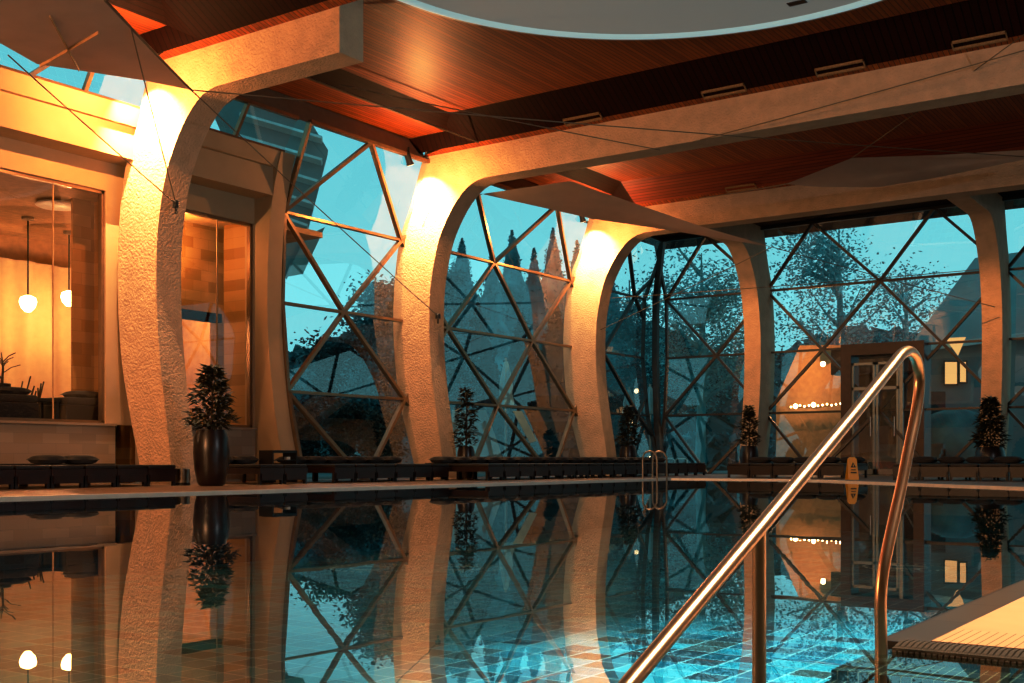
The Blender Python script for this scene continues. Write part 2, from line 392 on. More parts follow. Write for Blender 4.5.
# ---------- glazing profile and triangular struts
PZ = [-.02, 1.5, 3.0, 4.52, 5.94]; PO = [.52, .14, 0, .05, .66]      # height, inward offset
def off(z):
    for (z0, o0), (z1, o1) in zip(zip(PZ, PO), list(zip(PZ, PO))[1:]):
        if z <= z1: return o0+(o1-o0)*(z-z0)/(z1-z0)
    return PO[-1]
gL = lambda s, z: Vector((-14.25+off(z), s, z)); gE = lambda s, z: Vector((s, YE-off(z), z))
def glazing(name, g, nrm, s0, s1, ph, step, mat, wide=.07, edges=(1,1), zlo=0, basez=None):
    """ph: node position on rows 0,2,4; rows 1,3 are half a step off"""
    c = g((s0+s1)/2, 0); w = empty(name, c, kind='structure')
    p = MB()
    for r in range(4):
        if r < zlo: continue
        p.face([g(s0, PZ[r]), g(s1, PZ[r]), g(s1, PZ[r+1]), g(s0, PZ[r+1])])
    gp = p.build('glass', M['glass'], w)
    def bar(a, b_, ww=wide):
        MB().bar(g(*a), g(*b_), ww, .09, nrm).build('mullion', mat, w)
    for r in range(5):
        if r < zlo: continue
        bar((s0, PZ[r]), (s1, PZ[r]), wide*(.8 if r in (1,2,3) else 1))
    for k in edges_iter(s0, s1, edges): 
        for r in range(4):
            if r >= zlo: bar((k, PZ[r]), (k, PZ[r+1]))
    for r in range(4):
        if r < zlo: continue
        pa = ph if r % 2 == 0 else ph+step/2
        k0 = int(math.floor((s0-pa)/step))-1
        for k in range(k0, k0+int((s1-s0)/step)+4):
            a = pa+k*step
            for sg in (-1, 1):
                e_ = a+sg*step/2
                lo, hi = sorted((a, e_)); cl0, cl1 = max(lo, s0), min(hi, s1)
                if cl1-cl0 < .05: continue
                zz = lambda s: PZ[r]+(PZ[r+1]-PZ[r])*(s-a)/(e_-a)
                bar((cl0, zz(cl0)), (cl1, zz(cl1)))
    return w
def edges_iter(s0, s1, e): return [s for s, f in zip((s0, s1), e) if f]
NX, NY = Vector((1,0,0)), Vector((0,-1,0))
glazing('window_1', gL, NX, 13.70, FY[3]+.1, 15.2, 3.05, M['bronze'], .06)
glazing('window_2', gL, NX, FY[3]+.3, FY[4]+.1, 18.22, 3.06, M['bronze'], .06)
glazing('window_3', gL, NX, FY[4]+.3, 26.45, 24.4, 3.05, M['bronze_dk'], .05)
glazing('window_4', gE, NY, -13.80, EX[0]+.2, -12.40, 2.78, M['bronze_dk'], .06)
glazing('window_5', gE, NY, EX[0]+.22, EX[1]+.2, -9.64, 2.78, M['bronze_dk'], .06)
glazing('window_6', gE, NY, EX[1]+.22, EX[2]+.2, -4.1, 2.78, M['bronze_dk'], .06)
glazing('window_7', gE, NY, EX[2]+.22, 7.6, 1.4, 2.78, M['bronze_dk'], .06)
# corner post
b = MB()
for r in range(4):
    b.bar((-14.02+off(PZ[r])*.6, 26.72-off(PZ[r])*.6, PZ[r]), (-14.02+off(PZ[r+1])*.6, 26.72-off(PZ[r+1])*.6, PZ[r+1]), .14, .14)
struct(b.build('trim_2', M['bronze_dk']))

# ---------- left wall: plaster fascia, clerestory, stone sill walls
def wall_bay(y0, y1, wy0, wy1, n_):
    b = MB(); b.box(-14.62, -14.50, y0, y1, 0, .87); b.box(-14.62, -14.46, y0, y1, .85, .885)
    struct(b.build('wall_left', M['block'])).name = 'wall_left_stone_%d' % n_
    b = MB()
    y1 = y1+TH if n_ < 2 else y1
    b.box(-14.66, -14.52, y0, y1, 4.30, 4.74)
    b.box(-14.66, -14.52, y0, wy0, .87, 4.30); b.box(-14.66, -14.52, wy1, y1, .87, 4.30)
    b.box(-14.66, -14.08, y0, y1, 4.72, 5.20); b.prism([(-14.66,5.18),(-14.0,5.18),(-13.9,5.42),(-14.66,5.42)], mkL, y0, y1)
    struct(b.build('wall_left', M['plaster2'])).name = 'wall_left_plaster_%d' % n_
    y1 = y1-TH if n_ < 2 else y1
    # clerestory
    w = empty('window_%d' % (9+n_), (-13.8, (y0+y1)/2, 5.4), kind='structure')
    MB().poly([(-13.96,y0,5.42),(-13.96,y1,5.42),(-13.62,y1,5.94),(-13.62,y0,5.94)], [(0,1,2,3)]).build('glass', M['glass'], w)
    MB().bar((-13.62,y0,5.94),(-13.62,y1,5.94),.06,.08).build('mullion', M['bronze'], w)
    MB().bar((-13.95,y0,5.43),(-13.95,y1,5.43),.06,.08).build('mullion', M['bronze'], w)
    s = y0+.5; k = 0
    while s < y1-.3:
        a = s; c = s+(.55 if k % 2 == 0 else -.0)
        MB().bar((-13.96,a,5.42),(-13.62,c,5.94),.055,.07).build('mullion', M['bronze'], w); s += .85; k += 1
wall_bay(FY[1]+TH, FY[2], 5.2, FY[2]-.15, 0)
wall_bay(FY[0], FY[1], -1, 4.3, 1)
wall_bay(FY[2]+TH, 13.45, FY[2]+TH+.05, 13.32, 2)
# plaster fin that ends the solid wall and follows the bulge of the glazing
fin = [( -14.25+off(z)-.02, z) for z in (0, 1.5, 3.0, 4.52)]+[(-13.97,5.42)]
b = MB(); b.prism([(-14.75,0)]+[(x+.05,z) for x, z in smooth_line([(-13.78,0),(-14.0,.75),(-14.14,1.5),(-14.24,2.4),(-14.26,3.2),(-14.2,4.3),(-14.06,5.0),(-13.93,5.42)])]+[(-14.75,5.42)], mkL, 13.34, 13.66)
struct(b.build('trim_3', M['plaster2'], smooth=False))

# ---------- big inside windows of the left wall
def pane_window(n_, y0, y1, posts):
    w = empty('window_%d' % n_, (-14.6, (y0+y1)/2, .9), kind='structure')
    MB().face([(-14.6,y0,.9),(-14.6,y1,.9),(-14.6,y1,4.3),(-14.6,y0,4.3)])
    b = MB(); b.face([(-14.6,y0,.9),(-14.6,y1,.9),(-14.6,y1,4.3),(-14.6,y0,4.3)]); b.build('glass', M['glass_in'], w)
    b = MB(); b.box(-14.63,-14.55,y0,y1,.885,.93); b.box(-14.63,-14.55,y0,y1,4.25,4.31); b.box(-14.63,-14.55,y0,y0+.05,.9,4.3); b.box(-14.63,-14.55,y1-.05,y1,.9,4.3)
    b.build('frame', M['bronze'], w)
    for s in posts: MB().box(-14.61,-14.59,s-.008,s+.008,.9,4.3).build('joint', M['warmwall'], w)
pane_window(20, 5.2, FY[2]-.15, [onX(53,300,-14.6).y])
pane_window(21, -1, 4.3, [])
pane_window(22, FY[2]+TH+.05, 13.32, [onX(217,300,-14.6).y])

# room behind the windows
b = MB(); b.box(-19.2,-19.1,-2,17,0,4.6); struct(b.build('wall_room_back', M['warmwall']))
b = MB(); b.box(-19.2,-14.66,-2.1,-2,0,4.6); b.box(-19.2,-15.7,15.0,15.1,0,4.6); struct(b.build('wall_room_side', M['warmwall']))
b = MB(); b.box(-19.2,-14.66,-2,15.1,4.36,4.46); struct(b.build('ceiling', M['warmwall'])).name = 'ceiling_room'
b = MB(); b.box(-19.2,-14.62,-2,15.1,-.05,0); struct(b.build('floor', M['deckfar'])).name = 'floor_room'
# stone partition behind window 22, with an opening under a timber lintel
o0, o1 = 12.45, 13.45; yp = onX(71,300,-15.6).y
b = MB(); b.box(-15.6,-15.55,yp,o0,0,4.4); b.box(-15.75,-15.55,o1,15.0,0,4.4); b.box(-15.75,-15.55,o0,o1,2.85,4.4); b.box(-15.75,-15.55,o0,o1,0,.7)
b.box(-15.6,-14.66,10.98,11.02,0,4.4)
struct(b.build('wall_room_stone', M['block_och']))
b = MB(); b.box(-15.6,-15.45,o0-.25,o1,2.72,2.87); tag(b.build('timber_lintel', M['wood_dark_shade']), 'dark timber lintel over the opening behind the second inside window', 'lintel')
b = MB(); b.box(-15.3,-14.64,13.36,13.42,0,4.4); struct(b.build('wall_room_pier', M['block_och']))
# curtains, scalloped valance
def curtain(y0, y1, z0, z1, label, amp=.06):
    b = MB(); n_ = int((y1-y0)*26); rows = 5; vs = []
    for j in range(rows+1):
        z = z0+(z1-z0)*j/rows
        for i in range(n_+1):
            y = y0+(y1-y0)*i/n_
            vs.append((-18.85+amp*math.sin(i*.55+.3*math.sin(i*.13))*(1-.35*j/rows)+.03*math.sin(i*.21+j), y, z))
    b.poly(vs, [(j*(n_+1)+i, j*(n_+1)+i+1, (j+1)*(n_+1)+i+1, (j+1)*(n_+1)+i) for j in range(rows) for i in range(n_)])
    return tag(b.build('curtain', M['curtain'], smooth=True), label, 'curtain', 'curtains in the lit room')
curtain(8.0, 11.35, .05, 3.9, 'cream full length curtain behind the left pendant lamp')
curtain(11.4, 12.95, .05, 3.9, 'cream full length curtain beside the ochre stone wall, right of both pendants')
curtain(4.5, 7.9, .05, 3.9, 'cream full length curtain beyond the left edge of the window')
# pendant lamps in the room
def pendant(p, label, s=1):
    t = empty('pendant_lamp', (p.x, p.y, p.z), label, 'lamp', 'pendant lamps in the lit room')
    b = MB(); b.lathe([(.001,-.17),(.05,-.16),(.11,-.09),(.14,0),(.12,.07),(.06,.10),(.03,.11)], p, 20); b.build('glass_shade', M['globe'], t, True)
    MB().tube([p+Vector((0,0,.1)), (p.x,p.y,4.34)], .012, 6).build('rod', M['blackm'], t)
    MB().lathe([(.10,4.36-p.z),(.10,4.32-p.z),(.03,4.30-p.z)], p, 16).build('ceiling_rose', M['steel_dk'], t, True)
    l = bpy.data.lights.new('pendant_light', 'POINT'); l.energy = 48*s; l.color = (1,.60,.30); l.shadow_soft_size = 0
    lo = bpy.data.objects.new('pendant_light', l); lo.location = p-Vector((0,0,.3)); C.objects.link(lo)
pendant(onX(28,302,-17.4), 'round glowing pendant lamp hanging left of the other in the lit room')
pendant(onX(69,297,-17.9), 'round glowing pendant lamp half hidden by the ochre stone wall')
pendant(Vector((-17.4,6.2,2.9)), 'round glowing pendant lamp outside the window edge')
pendant(Vector((-17.6,14.1,3.2)), 'round glowing pendant lamp seen through the timber lintel opening', .8)
p = onZ(57,204,4.33); b = MB(); b.lathe([(.02,0),(.30,0),(.32,-.03),(.28,-.05),(.02,-.05)], p, 24); tag(b.build('ceiling_lamp', M['white'], smooth=True), 'flat round ceiling lamp in the top of the big left window', 'lamp')

# wall dispenser seen behind window 22
p = onX(238,369,-15.5)
t = empty('wall_dispenser', p, 'white wall dispenser with a black front on the ochre stone behind the plant', 'dispenser')
b = MB(); b.box(p.x-.05,p.x+.07,p.y-.13,p.y+.13,p.z-.32,p.z+.32,.01); b.build('case', M['white'], t)
b = MB(); b.box(p.x+.07,p.x+.10,p.y-.02,p.y+.12,p.z-.30,p.z+.28,.01); b.build('front_panel', M['blackm'], t)
b = MB(); b.box(p.x-.05,p.x+.22,p.y-.4,p.y+.25,p.z-.40,p.z-.36); b.build('shelf', M['darkred'], t)

# ================= THE DOME AND CEILING FITTINGS =================
DC = Vector((-5.5, 10.8, 0))
dm = empty('ceiling_dome', (DC.x, DC.y, 6.3), 'huge pale grey round dome canopy at the top of the picture', 'dome')
b = MB(); b.lathe([(4.28,6.62),(4.28,6.34),(4.30,6.30),(4.27,6.285),(4.20,6.285)], DC, 96, cap=False); b.build('outer_ring', M['domerim'], dm, True)
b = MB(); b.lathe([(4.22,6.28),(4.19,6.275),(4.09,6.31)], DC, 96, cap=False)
ring_m, n, l, o_ = _m('dome_glow_ring'); pq = pbsdf(n, l, o_, (.5,.6,.6), .5); pq.inputs['Emission Color'].default_value = (.45,.72,.75,1); pq.inputs['Emission Strength'].default_value = .42  # rim brightness added as emission, no lamp in it
b.build('glowing_rim', ring_m, dm, True)
b = MB(); b.lathe([(4.09,6.31),(3.2,6.40),(2,6.46),(.02,6.5)], DC, 96, cap=True); b.build('dome_glow_skin', M['dome'], dm, True)
b = MB(); q = DC+Vector((0,0,6.38)); vv = onZ(797,1,6.33); b.box(vv.x-.12,vv.x+.12,vv.y-.06,vv.y+.06,6.30,6.36); b.build('vent', M['blackm'], dm)

def vent(px0, px1, py0, py1, Y, lab):
    a, c = onY(px0, py0, Y), onY(px1, py1, Y); z = zb+.05
    t = empty('air_vent', ((a.x+c.x)/2, Y, z), lab, 'vent', 'air vents along the beams')
    sl = (zc-zb)/.66; y0, y1 = Y, Y-.12
    zA = zb+.005+(.0)*sl; zB = zA+.12*sl
    b = MB()
    for u0, u1, v0, v1 in ((0,1,0,.14),(0,1,.86,1),(0,.02,0,1),(.98,1,0,1)):
        P = lambda u, v: Vector((a.x+(c.x-a.x)*u, y0+(y1-y0)*v, zA+(zB-zA)*v-.03))
        b.poly([P(u0,v0),P(u1,v0),P(u1,v1),P(u0,v1)]+[q+Vector((0,0,.03)) for q in (P(u0,v0),P(u1,v0),P(u1,v1),P(u0,v1))], [(0,1,2,3),(7,6,5,4),(0,4,5,1),(1,5,6,2),(2,6,7,3),(3,7,4,0)])
    b.build('frame', M['vent'], t)
    b = MB()
    for k in range(5):
        v = .2+.15*k; P = lambda u, v: Vector((a.x+(c.x-a.x)*u, y0+(y1-y0)*v, zA+(zB-zA)*v-.02))
        b.bar(P(0,v), P(1,v), .018, .02)
    b.build('slats', M['vent'], t)
vent(566, 603, 131, 125, FY[3]-.16, 'air vent in the dark band nearest the middle column')
vent(704, 747, 103, 96, FY[3]-.16, 'air vent second from the middle column over the long beam')
vent(817, 866, 82, 74, FY[3]-.16, 'air vent second from the right over the long beam')
vent(953, 1008, 54, 46, FY[3]-.16, 'air vent at the right end over the long beam')
vent(727, 757, 196, 191, FY[4]-.16, 'air vent in the red band over the farther beam')

# spotlights on the columns
def lamp(kind, loc, energy, col, size=.1, aim=None, ang=60, blend=.8, sy=None):
    l = bpy.data.lights.new('light', kind); l.energy = energy; l.color = col
    if kind == 'AREA':
        l.shape = 'RECTANGLE'; l.size = size; l.size_y = sy or size
    else: l.shadow_soft_size = 0
    if kind == 'SPOT': l.spot_size = math.radians(ang); l.spot_blend = blend
    o = bpy.data.objects.new('light', l); o.location = loc; C.objects.link(o)
    if aim is not None: o.rotation_euler = (Vector(aim)-Vector(loc)).to_track_quat('-Z','Y').to_euler()
    return o
WARM = (1,.47,.17); WARM2 = (1,.66,.36)
for i, Y in enumerate(FY):
    if i < 1: continue
    p = Vector((-13.58, Y-.58, 5.86)); aim = Vector((-13.62, Y, 4.9))
    lb = {1:'black spotlight out of view on the first column', 2:'black spotlight aimed at the nearest column under the grey sail',
          3:'black spotlight at the top left of the middle column, below the wood ceiling', 4:'black spotlight over the farthest left wall column, behind the thin sail'}[i]
    t = empty('spotlight', p, lb, 'spotlight', 'spotlights aimed at the columns')
    d_ = (aim-p).normalized()
    MB().tube([p+Vector((0,0,.22)), p+Vector((0,0,.04))], .02, 8).build('bracket', M['blackm'], t)
    MB().tube([p-d_*.14, p-d_*.10, p+d_*.06, p+d_*.10], .05, 14, radii=[.03,.055,.06,.075]).build('housing', M['blackm'], t, True)
    MB().tube([p+d_*.101, p+d_*.108], .062, 14).build('lamp_face', M['hot'], t)
    e_ = {1:90, 2:120, 3:110, 4:90}[i]
    lamp('SPOT', p+d_*.15, e_*9, WARM2, .05, aim, 105, 1)
    lamp('POINT', Vector((-13.0, Y-.95, 5.15)), e_*1.8, WARM, .12)  # added point without a fixture, washes the boarded ceiling

# ================= SAILS AND CABLES =================
def sail(pts, sub, label, sag=.12, name='shade_sail'):
    """pts: outline in order; fan patch with slight sag"""
    b = MB(); c = sum(pts, Vector())/len(pts); rings = []; K = 5
    for k in range(K+1):
        f = k/K; ring = []
        for p in pts: q = c.lerp(p, f); q = Vector((q.x,q.y,q.z-sag*(1-f*f))); ring.append(q)
        rings.append(ring)
    vs = [rings[0][0]]+[q for r in rings[1:] for q in r]; n_ = len(pts); fs = []
    for i in range(n_): fs.append((0, 1+i, 1+(i+1)%n_))
    for k in range(K-1):
        for i in range(n_): a = 1+k*n_; c_ = a+n_; fs.append((a+i, c_+i, c_+(i+1)%n_, a+(i+1)%n_))
    b.poly(vs, fs); o = b.build(name, M['sail'], smooth=True); return tag(o, label, 'sail', 'cloth sails hung below the ceiling')
def curve_pts(P, n_=5, pull=.10):
    """outline with inward curved edges"""
    out = []; c = sum(P, Vector())/len(P)
    for a, b_ in zip(P, P[1:]+P[:1]):
        for k in range(n_):
            t = k/n_; q = a.lerp(b_, t); q = q.lerp(c, pull*4*t*(1-t)); out.append(q)
    return out
s1 = [onZ(191,90,5.0), onZ(105,0,4.9), onZ(20,-75,4.85), onZ(-70,10,4.8), onZ(0,43,4.85), onZ(37,64,4.9), onZ(142,80,4.95)]
sl1 = sail(s1, 0, 'large translucent grey cloth sail at the upper left corner', .03)
p = onZ(68,47,4.84); sx_ = [onZ(50,16,4.84), onZ(79,70,4.84), onZ(98,33,4.84), onZ(40,66,4.84)]
b = MB(); b.bar(sx_[0], sx_[1], .035, .01); b.bar(sx_[3], sx_[2], .035, .01); sm = b.build('cross_seam', M['warmwall']); sm.parent = sl1
s2 = [onZ(482,194,5.35), onZ(570,181,5.4), onZ(700,226,5.0), onZ(772,247,4.75), onZ(649,227,5.0), onZ(594,219,5.1)]
sail(s2, 0, 'long thin grey cloth sail pointing at the end wall below the beam', .02)
s3 = [onZ(786,184,5.3), onZ(852,158,5.35), onZ(940,155,5.5), onZ(1060,148,5.6), onZ(1060,152,5.55), onZ(940,177,5.35), onZ(880,187,5.25), onZ(820,187,5.25)]
sail(s3, 0, 'flat pale grey cloth sail before the farther beam at the right', .02)
def cable(a, c, label, r=.008):
    mid = (a+c)/2-Vector((0,0,.02*(a-c).length*.3))
    pts = [a*(1-t)**2+mid*2*t*(1-t)+c*t*t for t in [i/8 for i in range(9)]]
    return tag(MB().tube(pts, r, 6).build('tension_cable', M['cable'], smooth=True), label, 'cable', 'thin cables staying the sails')
A1 = onX(177,204,-13.5)+Vector((.03,-.15,0)); A1 = onY(176,204,FY[2]+.1)
A2 = onY(438,316,FY[3]+.1)
def eye(p, label):
    t = empty('wall_eye', p, label, 'anchor', 'cable anchors on the columns')
    MB().lathe([(.05,-.05),(.05,.03),(.03,.05)], p, 12).build('plate', M['blackm'], t, True)
    MB().tube([p+Vector((0,0,-.04)), p+Vector((0,0,-.14))], .02, 8).build('turnbuckle', M['blackm'], t, True)
eye(A1, 'black cable anchor on the nearest column'); eye(A2, 'black cable anchor on the middle column')
cor1 = s1[0]
cable(s1[1].lerp(s1[0], .25), A1, 'cable from the big sail edge steeply down to the nearest column anchor')
cable(onZ(8,55,4.85), A1, 'cable from the left of the big sail to the nearest column anchor')
cable(cor1, A2, 'cable from the big sail corner down to the middle column anchor')
cable(s1[1], cor1, 'thick edge cable along the big sail', .016)
cable(cor1, onY(1060,159,FY[4]-1.2), 'longest cable running right from the big sail corner under both beams')
cable(onZ(301,75,6.12), onY(481,143,FY[3]-.05), 'pale rod cable on the dark band left of the middle column', .014)
cable(onZ(340,85,6.0), onY(660,150,FY[3]-.03), 'cable fanning right over the middle column beam')
cable(s3[1], onZ(1060,8,6.0), 'cable from the right sail tip up past the long beam')
cable(s3[0], onY(700,198,FY[4]-.05), 'short pale cable from the right sail to the farther beam', .012)
cable(onY(700,140,FY[3]-.05), onZ(1060,40,5.7), 'cable crossing the long beam face at a low angle')
cable(s2[3], onY(995,307,25.95), 'cable from the thin sail tip to the end wall column beside the doorway')
cable(onY(612,298,FY[4]+.3), onY(985,269,26.2), 'cable strung across the end glazing between two columns')
cable(onY(600,330,FY[4]+.2), s2[3], 'cable rising from the farthest left wall column to the thin sail tip')
cable(s2[0], onX(420,215,-13.7), 'cable from the thin sail back to the middle column')

# ================= LOUNGERS =================
def bevel_all(o, w, seg=2):
    m = o.modifiers.new('bevel', 'BEVEL'); m.width = w; m.segments = seg; m.limit_method = 'ANGLE'
def make_lounger():
    """foot at +x (pool side), head at -x; origin at centre of the foot edge on the floor"""
    t = empty('sun_lounger', (0,0,0)); w = .465; L = 1.38
    b = MB(); b.box(-L,0,-w/2,w/2,.15,.235); b.box(-.012,.006,-w/2+.03,w/2-.03,.06,.16); bo = b.build('frame', M['darkred'], t)
    for x in (-.04, -L+.04):
        for y in (-1,1):
            MB().box(x-.022,x+.022,y*(w/2-.025)-.02,y*(w/2-.025)+.02,0,.16).build('leg', M['dark'], t)
    b = MB(); b.box(-L+.01,-.005,-w/2+.01,w/2-.01,.235,.285,.015); b.build('mattress', M['dark'], t, True)
    b = MB(); b.box(-L,-L+.04,-w/2,w/2,.235,.30); b.build('headboard', M['dark'], t)
    return t
def make_pillow():
    b = MB(); n_ = 10; vs = []; fs = []
    for sgn in (1,-1):
        for i in range(n_+1):
            for j in range(n_+1):
                u, v = i/n_*2-1, j/n_*2-1
                th = .062*((1-u**4)*(1-v**4))**.55
                k = 1-.07*(1-abs(u*v))*0
                pin = 1-.10*(1-(abs(u)*abs(v)))**1 if abs(u) > .99 or abs(v) > .99 else 1
                vs.append((u*.15*pin, v*.20*pin, .065+sgn*th))
    m = (n_+1)**2
    for s_ in (0,1):
        for i in range(n_):
            for j in range(n_):
                a = s_*m+i*(n_+1)+j; f = (a, a+1, a+n_+2, a+n_+1); fs.append(f if s_ == 0 else f[::-1])
    b.poly(vs, fs); bmesh.ops.remove_doubles(b.b, verts=b.b.verts, dist=.0005)
    return b.build('pillow', M['cushion'], smooth=True)
proto = make_lounger(); ppil = make_pillow(); used = [False]; usedp = [False]
ords = ['nearest','second','third','fourth','fifth','sixth','seventh','eighth','ninth','tenth','eleventh','twelfth','thirteenth','fourteenth','fifteenth','sixteenth','seventeenth','eighteenth','nineteenth','last']
def put(x, y, rz, lab, plab, grp, pillow=True, pyaw=0):
    o = proto if not used[0] else copy_tree(proto); used[0] = True; q = None
    if pillow:
        q = ppil if not usedp[0] else ppil.copy()
        if usedp[0]: C.objects.link(q)
        usedp[0] = True
    o.location = (x, y, 0); o.rotation_euler.z = rz; tag(o, lab, 'lounger', grp)
    if q is None: return
    d_ = Vector((-1.16,0,0)); d_.rotate(Matrix.Rotation(rz, 3, 'Z').to_euler())
    q.location = (x+d_.x, y+d_.y, .287); q.rotation_euler.z = rz+pyaw; q.scale = (1, 1.13, 1); tag(q, plab, 'pillow', 'dark pillows on the loungers')
# group 1, in front of the big window (foot edge along X=-12.7)
ys = [10.0-.475*i for i in range(10)]
for i, y in enumerate(ys):
    put(-12.66, y, 0, 'dark low lounger below the big window, %s from the nearest column' % ords[i] if i else 'dark low lounger below the big window, right beside the nearest column',
        'charcoal pillow below the big window, %s from the nearest column' % ords[i] if i else 'charcoal pillow below the big window, right beside the nearest column', 'loungers below the big window', i in (1,2,5,6,8), pyaw=R.uniform(-.1,.1))
y = 11.55
for i in range(9):
    if i == 2: y += .56; continue
    put(-12.2+.0*i, y, 0, 'dark low lounger between the nearest and middle columns, %s from the tall urn' % ords[i-(i > 2)],
        'charcoal pillow between the nearest and middle columns, %s from the tall urn' % ords[i-(i > 2)], 'loungers between the nearest and middle columns', pyaw=R.uniform(-.1,.1)); y += .475
y = 16.0
for i in range(18):
    put(-11.45, y, 0, 'dark red low lounger along the far glazing, %s from the middle column' % ords[i],
        'charcoal pillow along the far glazing, %s from the middle column' % ords[i], 'loungers along the far glazing', pyaw=R.uniform(-.1,.1)); y += .475
x = -9.3
for i in range(5):
    put(x, 21.2, -math.pi/2, 'dark low lounger before the end wall left of the doorway, %s from the corner' % ords[i],
        'charcoal pillow before the end wall left of the doorway, %s from the corner' % ords[i], 'loungers left of the doorway', pyaw=R.uniform(-.1,.1)); x += .475
x = -5.75
for i in range(9):
    put(x, 20.2, -math.pi/2, 'dark low lounger right of the doorway, %s from the door' % ords[i],
        'charcoal pillow right of the doorway, %s from the door' % ords[i], 'loungers right of the doorway', pyaw=R.uniform(-.1,.1)); x += .475
# low side table with a small device
p = onX(275,462,-13.2); p.y = 12.62; p.z = 0
t = empty('side_table', p, 'low black box table standing among the loungers below the second window', 'table')
b = MB(); b.box(p.x-.15,p.x+.15,p.y-.26,p.y+.26,.46,.50); b.build('top', M['blackm'], t)
for sx2 in (-1,1):
    b = MB(); b.box(p.x-.15,p.x+.15,p.y+sx2*.25-.012,p.y+sx2*.25+.012,.0,.46); b.build('side_panel', M['blackm'], t)
b = MB(); b.box(p.x-.14,p.x+.14,p.y-.24,p.y+.24,.34,.355); b.build('shelf', M['blackm'], t)
b = MB(); b.box(p.x+.02,p.x+.10,p.y+.10,p.y+.16,.355,.40,.004); tag(b.build('small_box', M['white']), 'tiny white box on the shelf of the low black table', 'box')
# dark furniture in the room behind the big window
def room_bed(pa, pb, lab, plab):
    x0, x1 = -15.5, -14.85; y0, y1 = onX(pa,400,-15.1).y, min(onX(pb,400,-15.1).y, 10.9); Lb = y1-y0
    t = empty('day_bed', (-15.2, y0, 0), lab, 'day bed', 'day beds in the lit room')
    b = MB(); b.box(x0,x1,y0,y1,.62,1.16,.02); b.build('frame', M['dark'], t)
    b = MB(); b.box(x0,x1,y0+.02,y1-.02,1.16,1.27,.03); b.build('mattress', M['cushion'], t, True)
    for xx in (x0+.06,x1-.06):
        for yy in (y0+.05,y1-.05): MB().box(xx-.04,xx+.04,yy-.04,yy+.04,0,.62).build('leg', M['dark'], t)
    q = ppil.copy(); C.objects.link(q); q.location = (-15.2, y0+Lb*.6, 1.262); q.rotation_euler.z = .1; q.scale = (1.3,1.3,1); tag(q, plab, 'pillow', 'pillows on the day beds in the lit room')
room_bed(56, 107, 'dark day bed inside the big window beside its right edge', 'dark pillow on the day bed at the right edge of the big window')
room_bed(-12, 29, 'dark day bed inside the big window, left of a small gap', 'dark pillow on the day bed left of the gap')
y_ = onX(41,400,-15.1).y; b = MB(); b.box(-15.4,-14.95,y_-.22,y_+.22,1.20,1.24)
tt = empty('tea_table', (-15.2,y_,0), 'small dark table between the two day beds inside the big window', 'table'); b.build('top', M['dark'], tt)
for a_ in (-1,1):
    for c_ in (-1,1): MB().box(-15.175+a_*.19-.02,-15.175+a_*.19+.02,y_+c_*.18-.02,y_+c_*.18+.02,0,1.2).build('leg', M['dark'], tt)

# ================= PLANTS =================
def leafcloud(b, c, rx, rz, n_, ls, taper=.4, top=None):
    for _ in range(n_):
        h = R.random(); rr = rx*(((.6+.4*min(1, h/.22))*(1-h)**(taper*1.05)+.1)*(.85+.15*math.sin(h*14)))*math.sqrt(R.random())
        a = R.uniform(0, 2*math.pi)
        p = Vector((c[0]+rr*math.cos(a), c[1]+rr*math.sin(a), c[2]+rz*h))
        out = Vector((math.cos(a)*.9, math.sin(a)*.9, R.uniform(-.55,.7))).normalized()
        l_ = ls*R.uniform(.7,1.3); w = l_*.22; sd = out.cross(Vector((R.uniform(-.5,.5),R.uniform(-.5,.5),1))).normalized()
        dr = Vector((0,0,-l_*.12)); up_ = sd.cross(out)*w*.25
        b.poly([p, p+out*l_*.45+sd*w, p+out*l_+dr, p+out*l_*.45-sd*w, p+out*l_*.5-up_], [(0,1,4),(1,2,4),(2,3,4),(3,0,4)])
def plant(p, pot_r, pot_h, H, rx, label, n_=260, urn=True, ls=.13, taper=.55):
    t = empty('potted_plant', p, label, 'plant', 'potted shrubs beside the columns')
    if urn: prof = [(pot_r*.62,0),(pot_r*.75,.04*pot_h),(pot_r*.92,.3*pot_h),(pot_r,.6*pot_h),(pot_r*.95,.85*pot_h),(pot_r*.82,.97*pot_h),(pot_r*.80,pot_h),(pot_r*.68,pot_h),(pot_r*.66,.9*pot_h),(.01,.9*pot_h)]
    else: prof = [(pot_r*.7,0),(pot_r,pot_h*.8),(pot_r,pot_h),(pot_r*.85,pot_h),(pot_r*.85,.9*pot_h),(.01,.9*pot_h)]
    b = MB(); b.lathe(smooth_prof(prof), p, 28); b.build('pot', M['pot'], t, True)
    b = MB()
    b.tube([p+Vector((0,0,pot_h*.85)), p+Vector((.01,.01,(pot_h+H)/2)), p+Vector((0,-.01,H*.97))], .015, 6, radii=[.02,.014,.006])
    for k in range(9):
        a = R.uniform(0,6.28); h0 = pot_h+(H-pot_h)*R.uniform(.05,.7); rr = rx*R.uniform(.5,.9)
        b.tube([p+Vector((0,0,h0)), p+Vector((math.cos(a)*rr*.5,math.sin(a)*rr*.5,h0+.09)), p+Vector((math.cos(a)*rr,math.sin(a)*rr,h0+.13))], .007, 5)
    b.build('stem', M['stem'], t)
    b = MB(); leafcloud(b, (p.x,p.y,pot_h+.01), rx, H-pot_h-.05, n_, ls, taper); b.build('foliage', M['leaf'], t, recalc=False)
def smooth_prof(pr): return pr
g = lambda px, X: Vector((X, onX(px, 400, X).y, 0))
plant(g(211.5,-12.25), .245, .76, 1.66, .36, 'bushy shrub in a tall dark urn in front of the nearest column', 760, ls=.13, taper=.72)
plant(g(466,-13.0), .17, .60, 1.73, .21, 'slender tiered shrub in a dark pot right of the middle column', 560, ls=.12, taper=.5)
